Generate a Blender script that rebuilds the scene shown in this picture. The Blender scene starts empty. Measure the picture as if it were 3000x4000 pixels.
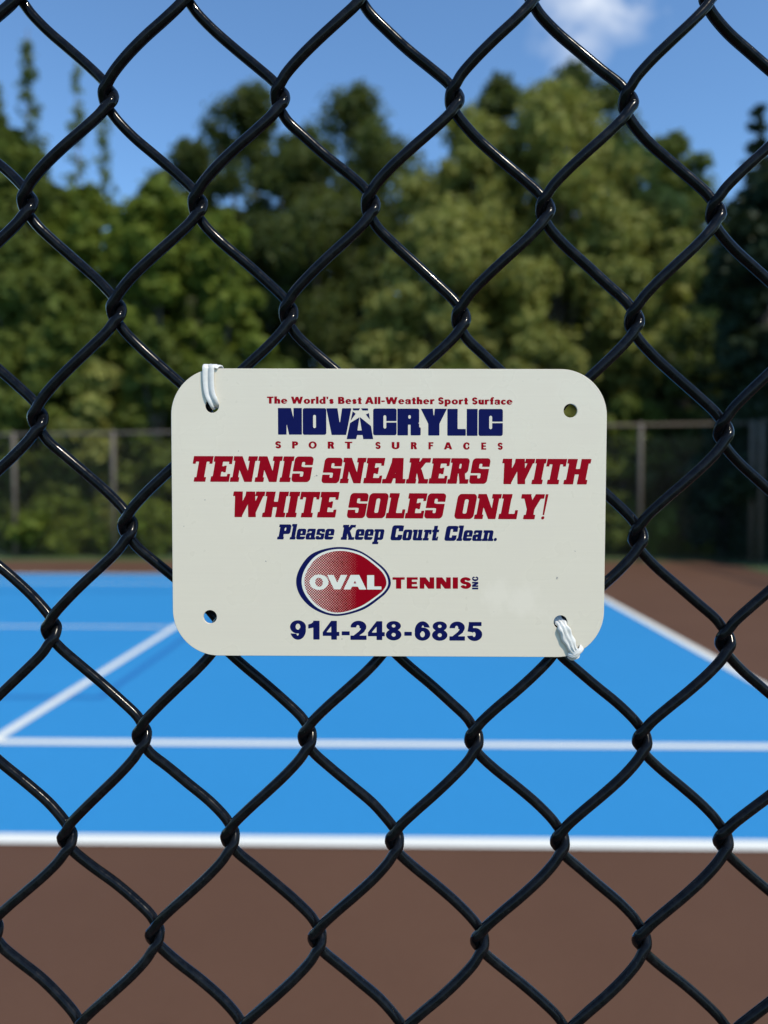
import bpy, bmesh, math, random
import numpy as np
from mathutils import Vector, Matrix
from mathutils.geometry import tessellate_polygon

R = math.radians
scene = bpy.context.scene
col = scene.collection

# ------------------------------------------------------------------ camera
EYE = 1.68
YAW, PITCH = 1.15, 1.90                # degrees: left of the court axis, down
cam_data = bpy.data.cameras.new("camera")
cam = bpy.data.objects.new("camera", cam_data)
col.objects.link(cam)
cam.location = (0, 0, EYE)
cam.rotation_euler = (R(90 - PITCH), 0, R(YAW))
cam_data.sensor_fit = 'VERTICAL'
cam_data.sensor_height = 36.0
cam_data.sensor_width = 27.0
cam_data.lens = 27.03
cam_data.clip_start = 0.01
cam_data.clip_end = 3000
cam_data.dof.use_dof = True
cam_data.dof.focus_distance = 0.2715
cam_data.dof.aperture_fstop = 27.03 / 3.5      # a 3.5 mm pupil
scene.camera = cam

# ------------------------------------------------------------------ light
SUN_EL, SUN_AZ = 50.0, 138.0           # azimuth clockwise from +Y
TO_SUN = Vector((math.sin(R(SUN_AZ)) * math.cos(R(SUN_EL)),
                 math.cos(R(SUN_AZ)) * math.cos(R(SUN_EL)), math.sin(R(SUN_EL))))
sd = bpy.data.lights.new("sun", 'SUN')
sd.energy = 3.1
sd.angle = R(0.53)
sd.color = (1.0, 0.905, 0.74)
sun = bpy.data.objects.new("sun", sd)
col.objects.link(sun)
sun.location = (8, -8, 14)
sun.rotation_euler = TO_SUN.to_track_quat('Z', 'Y').to_euler()

world = bpy.data.worlds.new("World")
scene.world = world
world.use_nodes = True
wn, wl = world.node_tree.nodes, world.node_tree.links
wn.clear()


def wnode(t, **kw):
    n = wn.new(t)
    for k, v in kw.items():
        setattr(n, k, v)
    return n


def wmath(op, a, b=None, c=None, clamp=False):
    n = wn.new('ShaderNodeMath'); n.operation = op; n.use_clamp = clamp
    for i, v in enumerate((a, b, c)):
        if v is None:
            continue
        if isinstance(v, (int, float)):
            n.inputs[i].default_value = v
        else:
            wl.new(v, n.inputs[i])
    return n.outputs[0]


sky = wnode('ShaderNodeTexSky', sky_type='NISHITA', sun_disc=False)
sky.sun_elevation = R(SUN_EL)
sky.sun_rotation = R(SUN_AZ)
sky.altitude = 100
sky.air_density = 1.0
sky.dust_density = 0.35
sky.ozone_density = 2.0
tint = wnode('ShaderNodeMix', data_type='RGBA', blend_type='MULTIPLY')
tint.inputs[0].default_value = 1.0
tint.inputs[7].default_value = (0.81, 1.06, 1.22, 1)
wl.new(sky.outputs[0], tint.inputs[6])
# clouds: wisps with a place of their own in the sky, by direction
tc = wnode('ShaderNodeTexCoord')
sep = wnode('ShaderNodeSeparateXYZ')
wl.new(tc.outputs['Generated'], sep.inputs[0])
yy = wmath('MAXIMUM', sep.outputs[1], 0.05)
cu, cv = wmath('DIVIDE', sep.outputs[0], yy), wmath('DIVIDE', sep.outputs[2], yy)
comb = wnode('ShaderNodeCombineXYZ')
wl.new(cu, comb.inputs[0]); wl.new(cv, comb.inputs[1])
noi = wnode('ShaderNodeTexNoise')
noi.inputs['Scale'].default_value = 9.0
noi.inputs['Detail'].default_value = 7.0
noi.inputs['Roughness'].default_value = 0.55
noi.inputs['Distortion'].default_value = 0.25
wl.new(comb.outputs[0], noi.inputs['Vector'])
total = None
for u0, v0, ru, rv, amp in ((0.262, 0.628, 0.115, 0.075, 1.0), (0.216, 0.562, 0.06, 0.05, 0.70),
                            
                            (-0.75, 0.75, 0.35, 0.18, 0.8), (0.9, 0.7, 0.35, 0.15, 0.8), (0.05, 1.3, 0.5, 0.25, 0.7)):  # this row: clouds out of view, added for the reflections
    du = wmath('DIVIDE', wmath('SUBTRACT', cu, u0), ru)
    dv = wmath('DIVIDE', wmath('SUBTRACT', cv, v0), rv)
    r2 = wmath('ADD', wmath('MULTIPLY', du, du), wmath('MULTIPLY', dv, dv))
    m = wmath('MULTIPLY', wmath('SUBTRACT', 1.0, r2, clamp=True), amp)
    total = m if total is None else wmath('MAXIMUM', total, m)
nz = wmath('MULTIPLY_ADD', noi.outputs[0], 4.2, -1.7, clamp=True)
front = wmath('GREATER_THAN', sep.outputs[1], 0.06)
cmask = wmath('MULTIPLY', wmath('MULTIPLY', total, nz), front, clamp=True)
cmix = wnode('ShaderNodeMix', data_type='RGBA')
wl.new(cmask, cmix.inputs[0])
wl.new(tint.outputs[2], cmix.inputs[6])
cmix.inputs[7].default_value = (5.6, 6.0, 6.6, 1)
bg = wnode('ShaderNodeBackground')
bg.inputs[1].default_value = 0.134
wl.new(cmix.outputs[2], bg.inputs[0])
wo = wnode('ShaderNodeOutputWorld')
wl.new(bg.outputs[0], wo.inputs[0])

scene.view_settings.view_transform = 'Standard'
scene.view_settings.look = 'None'
scene.view_settings.gamma = 1.0
scene.view_settings.exposure = 0.3
scene.cycles.max_bounces = 8
scene.cycles.use_denoising = True


# ------------------------------------------------------------------ helpers
class Mat:
    """small node helper round one Principled material"""
    def __init__(self, name, base, rough=0.5, spec=0.5):
        self.m = bpy.data.materials.new(name)
        self.m.use_nodes = True
        self.t = self.m.node_tree
        self.b = self.t.nodes['Principled BSDF']
        self.set('Base Color', (*base, 1) if len(base) == 3 else base)
        self.set('Roughness', rough)
        self.set('Specular IOR Level', spec)

    def set(self, k, v):
        self.b.inputs[k].default_value = v

    def n(self, t, **kw):
        n = self.t.nodes.new(t)
        for k, v in kw.items():
            setattr(n, k, v)
        return n

    def link(self, a, b):
        self.t.links.new(a, b)

    def coord(self, scale=(1, 1, 1), which='Object'):
        c = self.n('ShaderNodeTexCoord'); mp = self.n('ShaderNodeMapping')
        mp.inputs['Scale'].default_value = scale
        self.link(c.outputs[which], mp.inputs[0])
        return mp.outputs[0]

    def noise(self, vec, scale, detail=3, rough=0.5):
        n = self.n('ShaderNodeTexNoise')
        n.inputs['Scale'].default_value = scale
        n.inputs['Detail'].default_value = detail
        n.inputs['Roughness'].default_value = rough
        self.link(vec, n.inputs['Vector'])
        return n.outputs[0]

    def ramp(self, fac, stops):
        r = self.n('ShaderNodeValToRGB')
        while len(r.color_ramp.elements) < len(stops):
            r.color_ramp.elements.new(0.5)
        for e, (p, c) in zip(r.color_ramp.elements, stops):
            e.position = p
            e.color = (*c, 1) if len(c) == 3 else c
        self.link(fac, r.inputs[0])
        return r.outputs[0]

    def bump(self, h, strength, dist):
        b = self.n('ShaderNodeBump')
        b.inputs['Strength'].default_value = strength
        b.inputs['Distance'].default_value = dist
        self.link(h, b.inputs['Height'])
        self.link(b.outputs[0], self.b.inputs['Normal'])


def mix_rgb(M, fac, a, b):
    n = M.n('ShaderNodeMix', data_type='RGBA')
    for sock, v in ((n.inputs[0], fac), (n.inputs[6], a), (n.inputs[7], b)):
        if isinstance(v, (int, float)):
            sock.default_value = v
        elif isinstance(v, tuple):
            sock.default_value = (*v, 1) if len(v) == 3 else v
        else:
            M.link(v, sock)
    return n.outputs[2]


def mesh_np(name, verts, faces, smooth=False):
    """faces: (n,4) or (n,3) int array, or list of tuples"""
    me = bpy.data.meshes.new(name)
    verts = np.asarray(verts, dtype=np.float32)
    if isinstance(faces, np.ndarray):
        k = faces.shape[1]
        me.vertices.add(len(verts)); me.vertices.foreach_set('co', verts.ravel())
        me.loops.add(faces.size); me.loops.foreach_set('vertex_index', faces.astype(np.int32).ravel())
        me.polygons.add(len(faces))
        me.polygons.foreach_set('loop_start', np.arange(0, faces.size, k, dtype=np.int32))
        me.update(calc_edges=True)
    else:
        me.from_pydata([tuple(v) for v in verts], [], faces)
        me.update()
    if smooth:
        me.polygons.foreach_set('use_smooth', [True] * len(me.polygons))
    return me


def obj(name, me, mat=None, parent=None, loc=None, rot=None):
    o = bpy.data.objects.new(name, me)
    col.objects.link(o)
    if mat is not None and me is not None and not me.materials:
        me.materials.append(mat)
    if parent is not None:
        o.parent = parent
    if loc is not None:
        o.location = loc
    if rot is not None:
        o.rotation_euler = rot
    return o


def tag(o, label=None, cat=None, group=None, kind=None):
    if label: o['label'] = label
    if cat: o['category'] = cat
    if group: o['group'] = group
    if kind: o['kind'] = kind
    return o


class MB:
    """collects shapes for one mesh"""
    def __init__(self):
        self.v, self.f = [], []

    def add(self, vs, fs):
        o = len(self.v)
        self.v += [tuple(v) for v in vs]
        self.f += [tuple(i + o for i in f) for f in fs]

    def tube(self, pts, rad, sides=8, cap=True):
        pts = [Vector(p) for p in pts]
        rad = rad if isinstance(rad, (list, tuple)) else [rad] * len(pts)
        vs, fs = [], []
        t0 = (pts[1] - pts[0]).normalized()
        nrm = t0.orthogonal().normalized()
        for i, p in enumerate(pts):
            t = (pts[min(i + 1, len(pts) - 1)] - pts[max(i - 1, 0)]).normalized()
            nrm = (nrm - t * nrm.dot(t)).normalized()
            bi = t.cross(nrm)
            for k in range(sides):
                a = 2 * math.pi * k / sides
                vs.append(p + (nrm * math.cos(a) + bi * math.sin(a)) * rad[i])
        for i in range(len(pts) - 1):
            for k in range(sides):
                k2 = (k + 1) % sides
                fs.append((i * sides + k, i * sides + k2, (i + 1) * sides + k2, (i + 1) * sides + k))
        if cap:
            fs.append(tuple(range(sides))[::-1])
            fs.append(tuple((len(pts) - 1) * sides + k for k in range(sides)))
        self.add(vs, fs)
        return self

    def build(self, name, mat, parent=None, smooth=True, **kw):
        return obj(name, mesh_np(name, self.v, self.f, smooth), mat, parent, **kw)


# ------------------------------------------------------------------ materials
def make_vinyl():
    M = Mat('black_vinyl', (0.005, 0.0055, 0.007), 0.2, 0.16)
    c = M.coord()
    g = M.noise(c, 330, 4, 0.6)
    spk = M.noise(c, 2600, 2, 0.5)
    base = mix_rgb(M, M.ramp(g, [(0.45, (0, 0, 0)), (0.8, (1, 1, 1))]), (0.0035, 0.004, 0.0055), (0.010, 0.0105, 0.0125))
    M.link(mix_rgb(M, M.ramp(spk, [(0.73, (0, 0, 0)), (0.78, (1, 1, 1))]), base, (0.07, 0.068, 0.066)), M.b.inputs['Base Color'])
    M.link(M.ramp(g, [(0.35, (0.08,) * 3), (0.7, (0.24,) * 3)]), M.b.inputs['Roughness'])
    M.bump(M.noise(c, 130, 3, 0.5), 0.10, 0.0006)
    return M.m


def make_enamel():
    M = Mat('white_sign_enamel', (0.78, 0.80, 0.76), 0.28, 0.5)
    streak = M.noise(M.coord((25, 1400, 1)), 1.0, 3, 0.6)
    soft = M.noise(M.coord((60, 60, 60)), 1.0, 3, 0.5)
    spk = M.noise(M.coord((330, 330, 330)), 1.0, 2, 0.4)
    b = mix_rgb(M, streak, (0.722, 0.652, 0.530), (0.772, 0.700, 0.572))
    b = mix_rgb(M, M.ramp(soft, [(0.35, (0, 0, 0)), (0.8, (0.25, 0.25, 0.25))]), b, (0.71, 0.62, 0.51))
    b = mix_rgb(M, M.ramp(spk, [(0.765, (0, 0, 0)), (0.79, (1, 1, 1))]), b, (0.30, 0.28, 0.26))
    # glossy sheen low on the right, painted into the colour as a pale patch
    sheen_map = M.n('ShaderNodeMapping'); tcs = M.n('ShaderNodeTexCoord'); M.link(tcs.outputs['Object'], sheen_map.inputs[0])
    sheen_map.inputs['Location'].default_value = (-0.046 / 0.034, 0.031 / 0.020, 0); sheen_map.inputs['Scale'].default_value = (1 / 0.034, 1 / 0.020, 1)
    ln = M.n('ShaderNodeVectorMath', operation='LENGTH'); M.link(sheen_map.outputs[0], ln.inputs[0])
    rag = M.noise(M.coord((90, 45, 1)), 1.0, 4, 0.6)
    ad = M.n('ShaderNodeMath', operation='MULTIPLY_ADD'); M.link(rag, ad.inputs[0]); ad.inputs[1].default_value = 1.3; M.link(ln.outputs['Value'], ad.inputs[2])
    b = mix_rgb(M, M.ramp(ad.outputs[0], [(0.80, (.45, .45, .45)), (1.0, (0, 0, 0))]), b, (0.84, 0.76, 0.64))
    M.link(b, M.b.inputs['Base Color'])
    M.link(M.ramp(soft, [(0.3, (0.22,) * 3), (0.75, (0.40,) * 3)]), M.b.inputs['Roughness'])
    M.bump(streak, 0.05, 0.0002)
    return M.m


def make_print(name, c1, c2):
    M = Mat(name, c1, 0.32, 0.06)
    n = M.noise(M.coord((260, 260, 260)), 1.0, 4, 0.6)
    M.link(mix_rgb(M, n, c1, c2), M.b.inputs['Base Color'])
    return M.m


def make_halftone(red):
    """printed dots: white dots shrinking to the right on red"""
    M = Mat('red_halftone_print', red, 0.32, 0.06)
    c = M.coord((1, 1, 1)); s = M.n('ShaderNodeSeparateXYZ'); M.link(c, s.inputs[0])

    def mth(op, a, b):
        n = M.n('ShaderNodeMath', operation=op)
        for i, v in enumerate((a, b)):
            if isinstance(v, (int, float)): n.inputs[i].default_value = v
            else: M.link(v, n.inputs[i])
        return n.outputs[0]
    k = 2 * math.pi / 0.00064
    sx = mth('SINE', mth('MULTIPLY', mth('ADD', s.outputs[0], s.outputs[1]), k * 0.7071), 0)
    sy = mth('SINE', mth('MULTIPLY', mth('SUBTRACT', s.outputs[0], s.outputs[1]), k * 0.7071), 0)
    prod = mth('MULTIPLY', mth('ADD', sx, sy), 0.5)
    # threshold rises from left edge (-29 mm) to right (-5 mm)
    th = mth('MULTIPLY_ADD', s.outputs[0], 46.0); M.t.nodes[-1].inputs[2].default_value = 1.50
    msk = mth('GREATER_THAN', prod, th)
    M.link(mix_rgb(M, msk, red, (0.76, 0.75, 0.67)), M.b.inputs['Base Color'])
    return M.m


def make_court(name, a, b, rough=0.75):
    M = Mat(name, a, rough, 0.3)
    c = M.coord()
    big = M.noise(c, 0.55, 4, 0.6)
    fine = M.noise(c, 60, 3, 0.6)
    base = mix_rgb(M, M.ramp(big, [(0.3, (0, 0, 0)), (0.7, (1, 1, 1))]), a, b)
    dark = tuple(x * 0.86 for x in a)
    M.link(mix_rgb(M, M.ramp(fine, [(0.4, (0, 0, 0)), (0.8, (0.5, 0.5, 0.5))]), base, dark), M.b.inputs['Base Color'])
    M.bump(M.noise(c, 350, 3, 0.6), 0.3, 0.002)
    return M.m


def make_leaf(name, a, b, c3, trans=0.48):
    """leaf colours differ from leaf to leaf (a..b) and from bough to bough (towards c3)"""
    M = Mat(name, a, 0.55, 0.14)
    g = M.n('ShaderNodeNewGeometry')
    at = M.n('ShaderNodeAttribute', attribute_name='bough')
    base = mix_rgb(M, g.outputs['Random Per Island'], a, b)
    M.link(mix_rgb(M, at.outputs['Fac'], base, c3), M.b.inputs['Base Color'])
    tr = M.n('ShaderNodeBsdfTranslucent')
    M.link(mix_rgb(M, 0.5, M.b.inputs['Base Color'].links[0].from_socket, (0.16, 0.2, 0.03)), tr.inputs[0])
    mx = M.n('ShaderNodeMixShader'); mx.inputs[0].default_value = trans
    out = M.t.nodes['Material Output']
    M.link(M.b.outputs[0], mx.inputs[1]); M.link(tr.outputs[0], mx.inputs[2]); M.link(mx.outputs[0], out.inputs[0])
    return M.m


def make_plain(name, a, b, scale, rough, metal=0.0, spec=0.5):
    M = Mat(name, a, rough, spec)
    n = M.noise(M.coord(), scale, 4, 0.6)
    M.link(mix_rgb(M, M.ramp(n, [(0.35, (0, 0, 0)), (0.7, (1, 1, 1))]), a, b), M.b.inputs['Base Color'])
    M.set('Metallic', metal)
    return M


RED = (0.275, 0.0008, 0.009)
NAVY = (0.004, 0.006, 0.070)
vinyl = make_vinyl()
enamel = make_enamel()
red_print = make_print('red_print', RED, (0.30, 0.0015, 0.011))
navy_print = make_print('navy_print', NAVY, (0.006, 0.009, 0.085))
white_print = make_print('white_print', (0.76, 0.75, 0.67), (0.74, 0.73, 0.65))
halftone = make_halftone(RED)
blue_paint = make_court('blue_court_paint', (0.026, 0.242, 0.525), (0.029, 0.253, 0.545))
brown_paint = make_court('brown_court_paint', (0.102, 0.048, 0.026), (0.124, 0.061, 0.034))
white_paint = make_court('white_line_paint', (0.83, 0.83, 0.75), (0.78, 0.78, 0.71))
dark_blue_paint = make_court('dark_blue_line_paint', (0.018, 0.15, 0.42), (0.02, 0.16, 0.44))
grass_mat = make_plain('grass', (0.05, 0.09, 0.018), (0.075, 0.10, 0.03), 1.5, 0.9).m
post_mat = make_plain('faded_fence_post', (0.125, 0.098, 0.074), (0.16, 0.128, 0.098), 8, 0.55).m
far_mesh_mat = make_plain('dark_fence_fabric', (0.02, 0.022, 0.022), (0.03, 0.03, 0.03), 4, 0.5).m
bark_mat = make_plain('bark', (0.09, 0.072, 0.055), (0.15, 0.125, 0.10), 6, 0.9).m
tie_mat = make_plain('white_tie_plastic', (0.74, 0.73, 0.70), (0.66, 0.65, 0.62), 700, 0.35)
tie_mat = tie_mat.m
edge_mat = make_plain('bare_sign_edge', (0.62, 0.63, 0.60), (0.45, 0.45, 0.43), 500, 0.35).m

# ------------------------------------------------------------------ ground, court
PAVE_X = (-20.0, 7.15); PAVE_Y = (-1.2, 17.15)
HALF_LEN, HALF_WID = 11.885, 5.485
BASE_X = 3.05                                   # the baseline on the right
NET_X = BASE_X - HALF_LEN
NEAR_Y = 3.56                                   # doubles sideline nearest the fence
FAR_Y = NEAR_Y + 10.97
SING = 1.372


def sheet(name, x0, y0, x1, y1, z, mat, kind='structure'):
    me = mesh_np(name, [(x0, y0, z), (x1, y0, z), (x1, y1, z), (x0, y1, z)], [(0, 1, 2, 3)])
    return tag(obj(name, me, mat), kind=kind)


g = MB()
N = 40
xs = np.concatenate([np.linspace(-900, -60, 8), np.linspace(-40, 40, 24), np.linspace(60, 900, 8)])
ys = np.concatenate([np.linspace(-300, -20, 5), np.linspace(-10, 50, 24), np.linspace(80, 1500, 8)])
gv = [(x, y, 0.0) for y in ys for x in xs]
gf = [(j * len(xs) + i, j * len(xs) + i + 1, (j + 1) * len(xs) + i + 1, (j + 1) * len(xs) + i)
      for j in range(len(ys) - 1) for i in range(len(xs) - 1)]
tag(obj('ground', mesh_np('ground', gv, gf), grass_mat), kind='structure')
sheet('court_surround', PAVE_X[0], PAVE_Y[0], PAVE_X[1], PAVE_Y[1], 0.004, brown_paint)
sheet('court_surface', NET_X - HALF_LEN, NEAR_Y, BASE_X, FAR_Y, 0.008, blue_paint)


def line(name, x0, y0, x1, y1, z=0.012, mat=white_paint):
    return sheet(name, x0, y0, x1, y1, z, mat)


LW = 0.05
X0 = NET_X - HALF_LEN
line('sideline_marking', X0 - 0.02, NEAR_Y - 0.05, BASE_X + 0.02, NEAR_Y + 0.05)
line('sideline_marking', X0, FAR_Y - 0.04, BASE_X, FAR_Y + 0.04)
line('baseline_marking', BASE_X - 0.055, NEAR_Y + 0.05, BASE_X + 0.055, FAR_Y - 0.04)
line('singles_line_marking', X0, NEAR_Y + SING - LW / 2 - .02, BASE_X - 0.055, NEAR_Y + SING + LW / 2 + .02)
line('singles_line_marking', X0, FAR_Y - SING - LW / 2, BASE_X - 0.055, FAR_Y - SING + LW / 2)
SERV_X = BASE_X - 5.72
MID_Y = (NEAR_Y + FAR_Y) / 2
line('service_line_marking', SERV_X - 0.04, NEAR_Y + SING + LW / 2 + .02, SERV_X + 0.04, FAR_Y - SING - LW / 2)
line('centre_line_marking', NET_X - 6.40, MID_Y - LW / 2, SERV_X - 0.04, MID_Y + LW / 2)
PB_X = SERV_X + 0.30                            # a smaller court painted over in dark blue
for yy_ in (MID_Y - 3.05, MID_Y + 3.05):
    line('dark_sideline_marking', NET_X - 6.705, yy_ - 0.03, SERV_X - 0.04, yy_ + 0.03, 0.012, dark_blue_paint)
    line('dark_sideline_marking', SERV_X + 0.04, yy_ - 0.03, PB_X - 0.03, yy_ + 0.03, 0.012, dark_blue_paint)
line('dark_baseline_marking', PB_X - 0.03, MID_Y - 3.08, PB_X + 0.03, MID_Y + 3.08, 0.012, dark_blue_paint)


# ------------------------------------------------------------------ the chain-link fence in front
D = 3.75                                        # wire diameter, mm
PU, PV = 30.412, 37.802                        # half column, row (mm)
SKU, SKV = 1.466, 0.2307                        # how far the fabric hangs out of square
OU, OV = -7.557, -182.50                       # knuckle (0,0), v counted downwards
BENT = {(0,-4):(1.1,-1.0),(0,-2):(-.5,-1.2),(0,0):(0,-1.4),(0,2):(-.6,-1.2),(0,4):(-.1,-1.0),
 (1,-3):(-.26,-1.2),(1,-1):(-.21,-1.43),(1,1):(.64,-1.66),(1,3):(1.04,-1.1),
 (2,-4):(-.68,-1.71),(2,-2):(-.75,-1.56),(2,0):(-.09,-2.11),(2,2):(1.,-1.51),(2,4):(.48,-.92),
 (3,-3):(-1.38,-1.75),(3,-1):(-.48,-1.47),(3,1):(.24,-.56),(3,3):(1.14,-.46),(4,-4):(-1.31,-.56),(4,4):(1.59,.71),
 (5,-3):(-1.28,.03),(5,3):(.57,1.09),(6,-4):(-.83,.48),(6,4):(.72,.87),
 (7,-3):(-.14,1.11),(7,-1):(-.37,.62),(7,1):(-.32,.5),(7,3):(.08,-.1),
 (8,-4):(.78,2.),(8,-2):(.04,.68),(8,0):(-.34,.89),(8,2):(-.53,.05),(8,4):(-1.66,-1.26),
 (9,-3):(.77,.15),(9,-1):(.04,.32),(9,1):(-.77,.18),(9,3):(-1.95,-1.1),(9,-5):(1.5,-.4)}
FENCE_DIST = 0.2775
fwd = Vector((-math.sin(R(YAW)) * math.cos(R(PITCH)), math.cos(R(YAW)) * math.cos(R(PITCH)), -math.sin(R(PITCH))))
FC = Vector((0, 0, EYE)) + fwd * FENCE_DIST
LEAN = 2.332 - PITCH                            # the fabric leans a little towards the camera side
F_ROT = Matrix.Rotation(R(YAW - 0.414), 4, 'Z') @ Matrix.Rotation(R(LEAN), 4, 'X')
# fence frame: x right, z up, -y towards the camera
ZB = -FC.z + 0.04                               # bottom of the fabric
ZT = ZB + 3.0

fence = obj('chain_link_fence', None)
fence.matrix_world = Matrix.Translation(FC) @ F_ROT
tag(fence, 'black vinyl coated chain link fence that carries the white sign', 'fence')


def knuckle(r, c):
    """fence-frame (x, z) of the clasp, metres"""
    jit = random.Random(r * 131 + c * 7 + 5)
    b = BENT.get((r, c))
    if b is None:
        near = [(abs(r - k[0]) * 1.0 + abs(c - k[1]) * 0.6, v) for k, v in BENT.items()]
        near.sort(key=lambda t: t[0])
        w = [1 / (0.5 + n[0]) ** 2 for n in near[:5]]
        fade = 1.0 / (1 + 0.25 * near[0][0])
        b = (sum(a * n[1][0] for a, n in zip(w, near)) / sum(w) * fade + jit.uniform(-.5, .5),
             sum(a * n[1][1] for a, n in zip(w, near)) / sum(w) * fade + jit.uniform(-.5, .5))
    u = OU + c * PU + r * SKU + b[0]
    v = OV + r * PV + c * SKV + b[1]
    return u * 1e-3, -v * 1e-3


def catmull(pts, n):
    out = []
    P = [pts[0]] + pts + [pts[-1]]
    for i in range(1, len(P) - 2):
        p0, p1, p2, p3 = P[i - 1], P[i], P[i + 1], P[i + 2]
        # centripetal
        t0 = 0; t1 = t0 + max((p1 - p0).length, 1e-9) ** .5; t2 = t1 + max((p2 - p1).length, 1e-9) ** .5; t3 = t2 + max((p3 - p2).length, 1e-9) ** .5
        for k in range(n):
            t = t1 + (t2 - t1) * k / n
            a1 = p0 * ((t1 - t) / (t1 - t0)) + p1 * ((t - t0) / (t1 - t0))
            a2 = p1 * ((t2 - t) / (t2 - t1)) + p2 * ((t - t1) / (t2 - t1))
            a3 = p2 * ((t3 - t) / (t3 - t2)) + p3 * ((t - t2) / (t3 - t2))
            b1 = a1 * ((t2 - t) / (t2 - t0)) + a2 * ((t - t0) / (t2 - t0))
            b2 = a2 * ((t3 - t) / (t3 - t1)) + a3 * ((t - t1) / (t3 - t1))
            out.append(b1 * ((t2 - t) / (t2 - t1)) + b2 * ((t - t1) / (t2 - t1)))
    out.append(pts[-1])
    return out


R_TOP, R_BOT = None, None
R_TOP = int(math.floor((-ZT * 1e3 - OV) / PV)) + 1
R_BOT = int(math.floor((-ZB * 1e3 - OV) / PV)) - 1


def wire_path(s, kn, r0, r1):
    """centre line of one zigzag wire between half columns s and s+1, from row r0 down to r1"""
    d = D * 1e-3
    ctrl = []
    rnd = random.Random(s * 17 + 3)
    for r in range(r0, r1 + 1):
        left = (r + s) % 2 == 0
        x, z = kn(r, s if left else s + 1)
        sg = 1 if left else -1                  # left apex: front above, back below
        h = d * 0.53
        ap = 0.46 * d
        hh = 1.05 * d
        # y: -front
        pre = Vector((x + sg * 0.06 * d, -sg * h, z + hh))
        sh1 = Vector((x - sg * (ap - .10 * d), -sg * h * .66, z + hh * .50))
        apx = Vector((x - sg * ap, 0, z))
        sh2 = Vector((x - sg * (ap - .10 * d), sg * h * .66, z - hh * .50))
        post = Vector((x + sg * 0.06 * d, sg * h, z - hh))
        if r > r0:
            # the run from the previous clasp, very slightly bowed
            q = ctrl[-1]
            run = pre - q
            for f, k in ((0.10, 0.22), (0.28, 0.22), (0.5, 0.0), (0.72, -0.22), (0.90, -0.22)):
                wob = rnd.uniform(-.045, .045) * d
                ctrl.append(q + run * f + Vector((sg * k * d + wob, -sg * .50 * d * math.sin(math.pi * f), wob * .5)))
        ctrl += [pre, sh1, apx, sh2, post]
    return catmull(ctrl, 4)


def tube_np(path, rad, sides):
    P = np.array([tuple(p) for p in path])
    T = np.gradient(P, axis=0); T /= np.linalg.norm(T, axis=1)[:, None]
    ref = np.array([0.0, 0.0, 1.0]) * 0 + np.array([0.35, 0.0, 0.0])
    n = np.cross(T[0], [0.3, 1, 0.2]); n /= np.linalg.norm(n)
    Ns = []
    for t in T:
        n = n - t * (n @ t); n = n / np.linalg.norm(n); Ns.append(n)
    Ns = np.array(Ns); B = np.cross(T, Ns)
    a = np.linspace(0, 2 * np.pi, sides, endpoint=False)
    V = P[:, None, :] + rad * (np.cos(a)[None, :, None] * Ns[:, None, :] + np.sin(a)[None, :, None] * B[:, None, :])
    m = len(P)
    i = np.arange(m - 1)[:, None] * sides; k = np.arange(sides)[None, :]; k2 = (k + 1) % sides
    F = np.stack([i + k, i + k2, i + sides + k2, i + sides + k], -1).reshape(-1, 4)
    return V.reshape(-1, 3), F


UNIQUE = range(-6, 6)
HALF_N = 32
for s in UNIQUE:
    v, f = tube_np(wire_path(s, knuckle, R_TOP, R_BOT), D * 0.5e-3, 12)
    obj('zigzag_wire', mesh_np('zigzag_wire', v, f, True), vinyl, fence)


def plain_knuckle(r, c):
    return ((c * PU + r * SKU) * 1e-3, -(OV + r * PV) * 1e-3)


proto = {}
for par in (0, 1):
    v, f = tube_np(wire_path(par, plain_knuckle, R_TOP, R_BOT), D * 0.5e-3, 8)
    proto[par] = mesh_np('zigzag_wire', v, f, True)
for s in list(range(-HALF_N, UNIQUE.start)) + list(range(UNIQUE.stop, HALF_N)):
    par = s % 2
    obj('zigzag_wire', proto[par], vinyl, fence, loc=((OU + (s - par) * PU) * 1e-3, 0, -(s - par) * SKV * 1e-3))
rail = MB().tube([(-1.35, 0.026, ZT + .004), (1.35, 0.026, ZT + .004)], 0.021, 14); rail.build('top_rail', vinyl, fence)
rail = MB().tube([(-1.35, 0.026, ZB + .03), (1.35, 0.026, ZB + .03)], 0.021, 14); rail.build('bottom_rail', vinyl, fence)
for sx in (-1.02, 1.02):
    p = MB().tube([(sx, 0.075, -FC.z), (sx, 0.075, ZT + .05), (sx, 0.075, ZT + .075), (sx, 0.075, ZT + .085)], [0.03, 0.03, 0.024, 0.004], 18)
    p.build('post', vinyl, fence)

# ------------------------------------------------------------------ lettering by distance fields


def d_poly(pts):
    def f(X, Y):
        d = np.full(X.shape, 1e9); s = np.ones(X.shape)
        n = len(pts)
        for i in range(n):
            ax, ay = pts[i]; bx, by = pts[i - 1]
            ex, ey = bx - ax, by - ay
            wx, wy = X - ax, Y - ay
            t = np.clip((wx * ex + wy * ey) / max(ex * ex + ey * ey, 1e-12), 0, 1)
            dx, dy = wx - ex * t, wy - ey * t
            d = np.minimum(d, dx * dx + dy * dy)
            c1, c2, c3 = Y >= ay, Y < by, ex * wy > ey * wx
            flip = (c1 & c2 & c3) | (~c1 & ~c2 & ~c3)
            s = np.where(flip, -s, s)
        return s * np.sqrt(d)
    return f


def d_box(x0, y0, x1, y1, r=0.0):
    def f(X, Y):
        qx = np.abs(X - (x0 + x1) / 2) - (x1 - x0) / 2 + r
        qy = np.abs(Y - (y0 + y1) / 2) - (y1 - y0) / 2 + r
        return np.hypot(np.maximum(qx, 0), np.maximum(qy, 0)) + np.minimum(np.maximum(qx, qy), 0) - r
    return f


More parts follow.
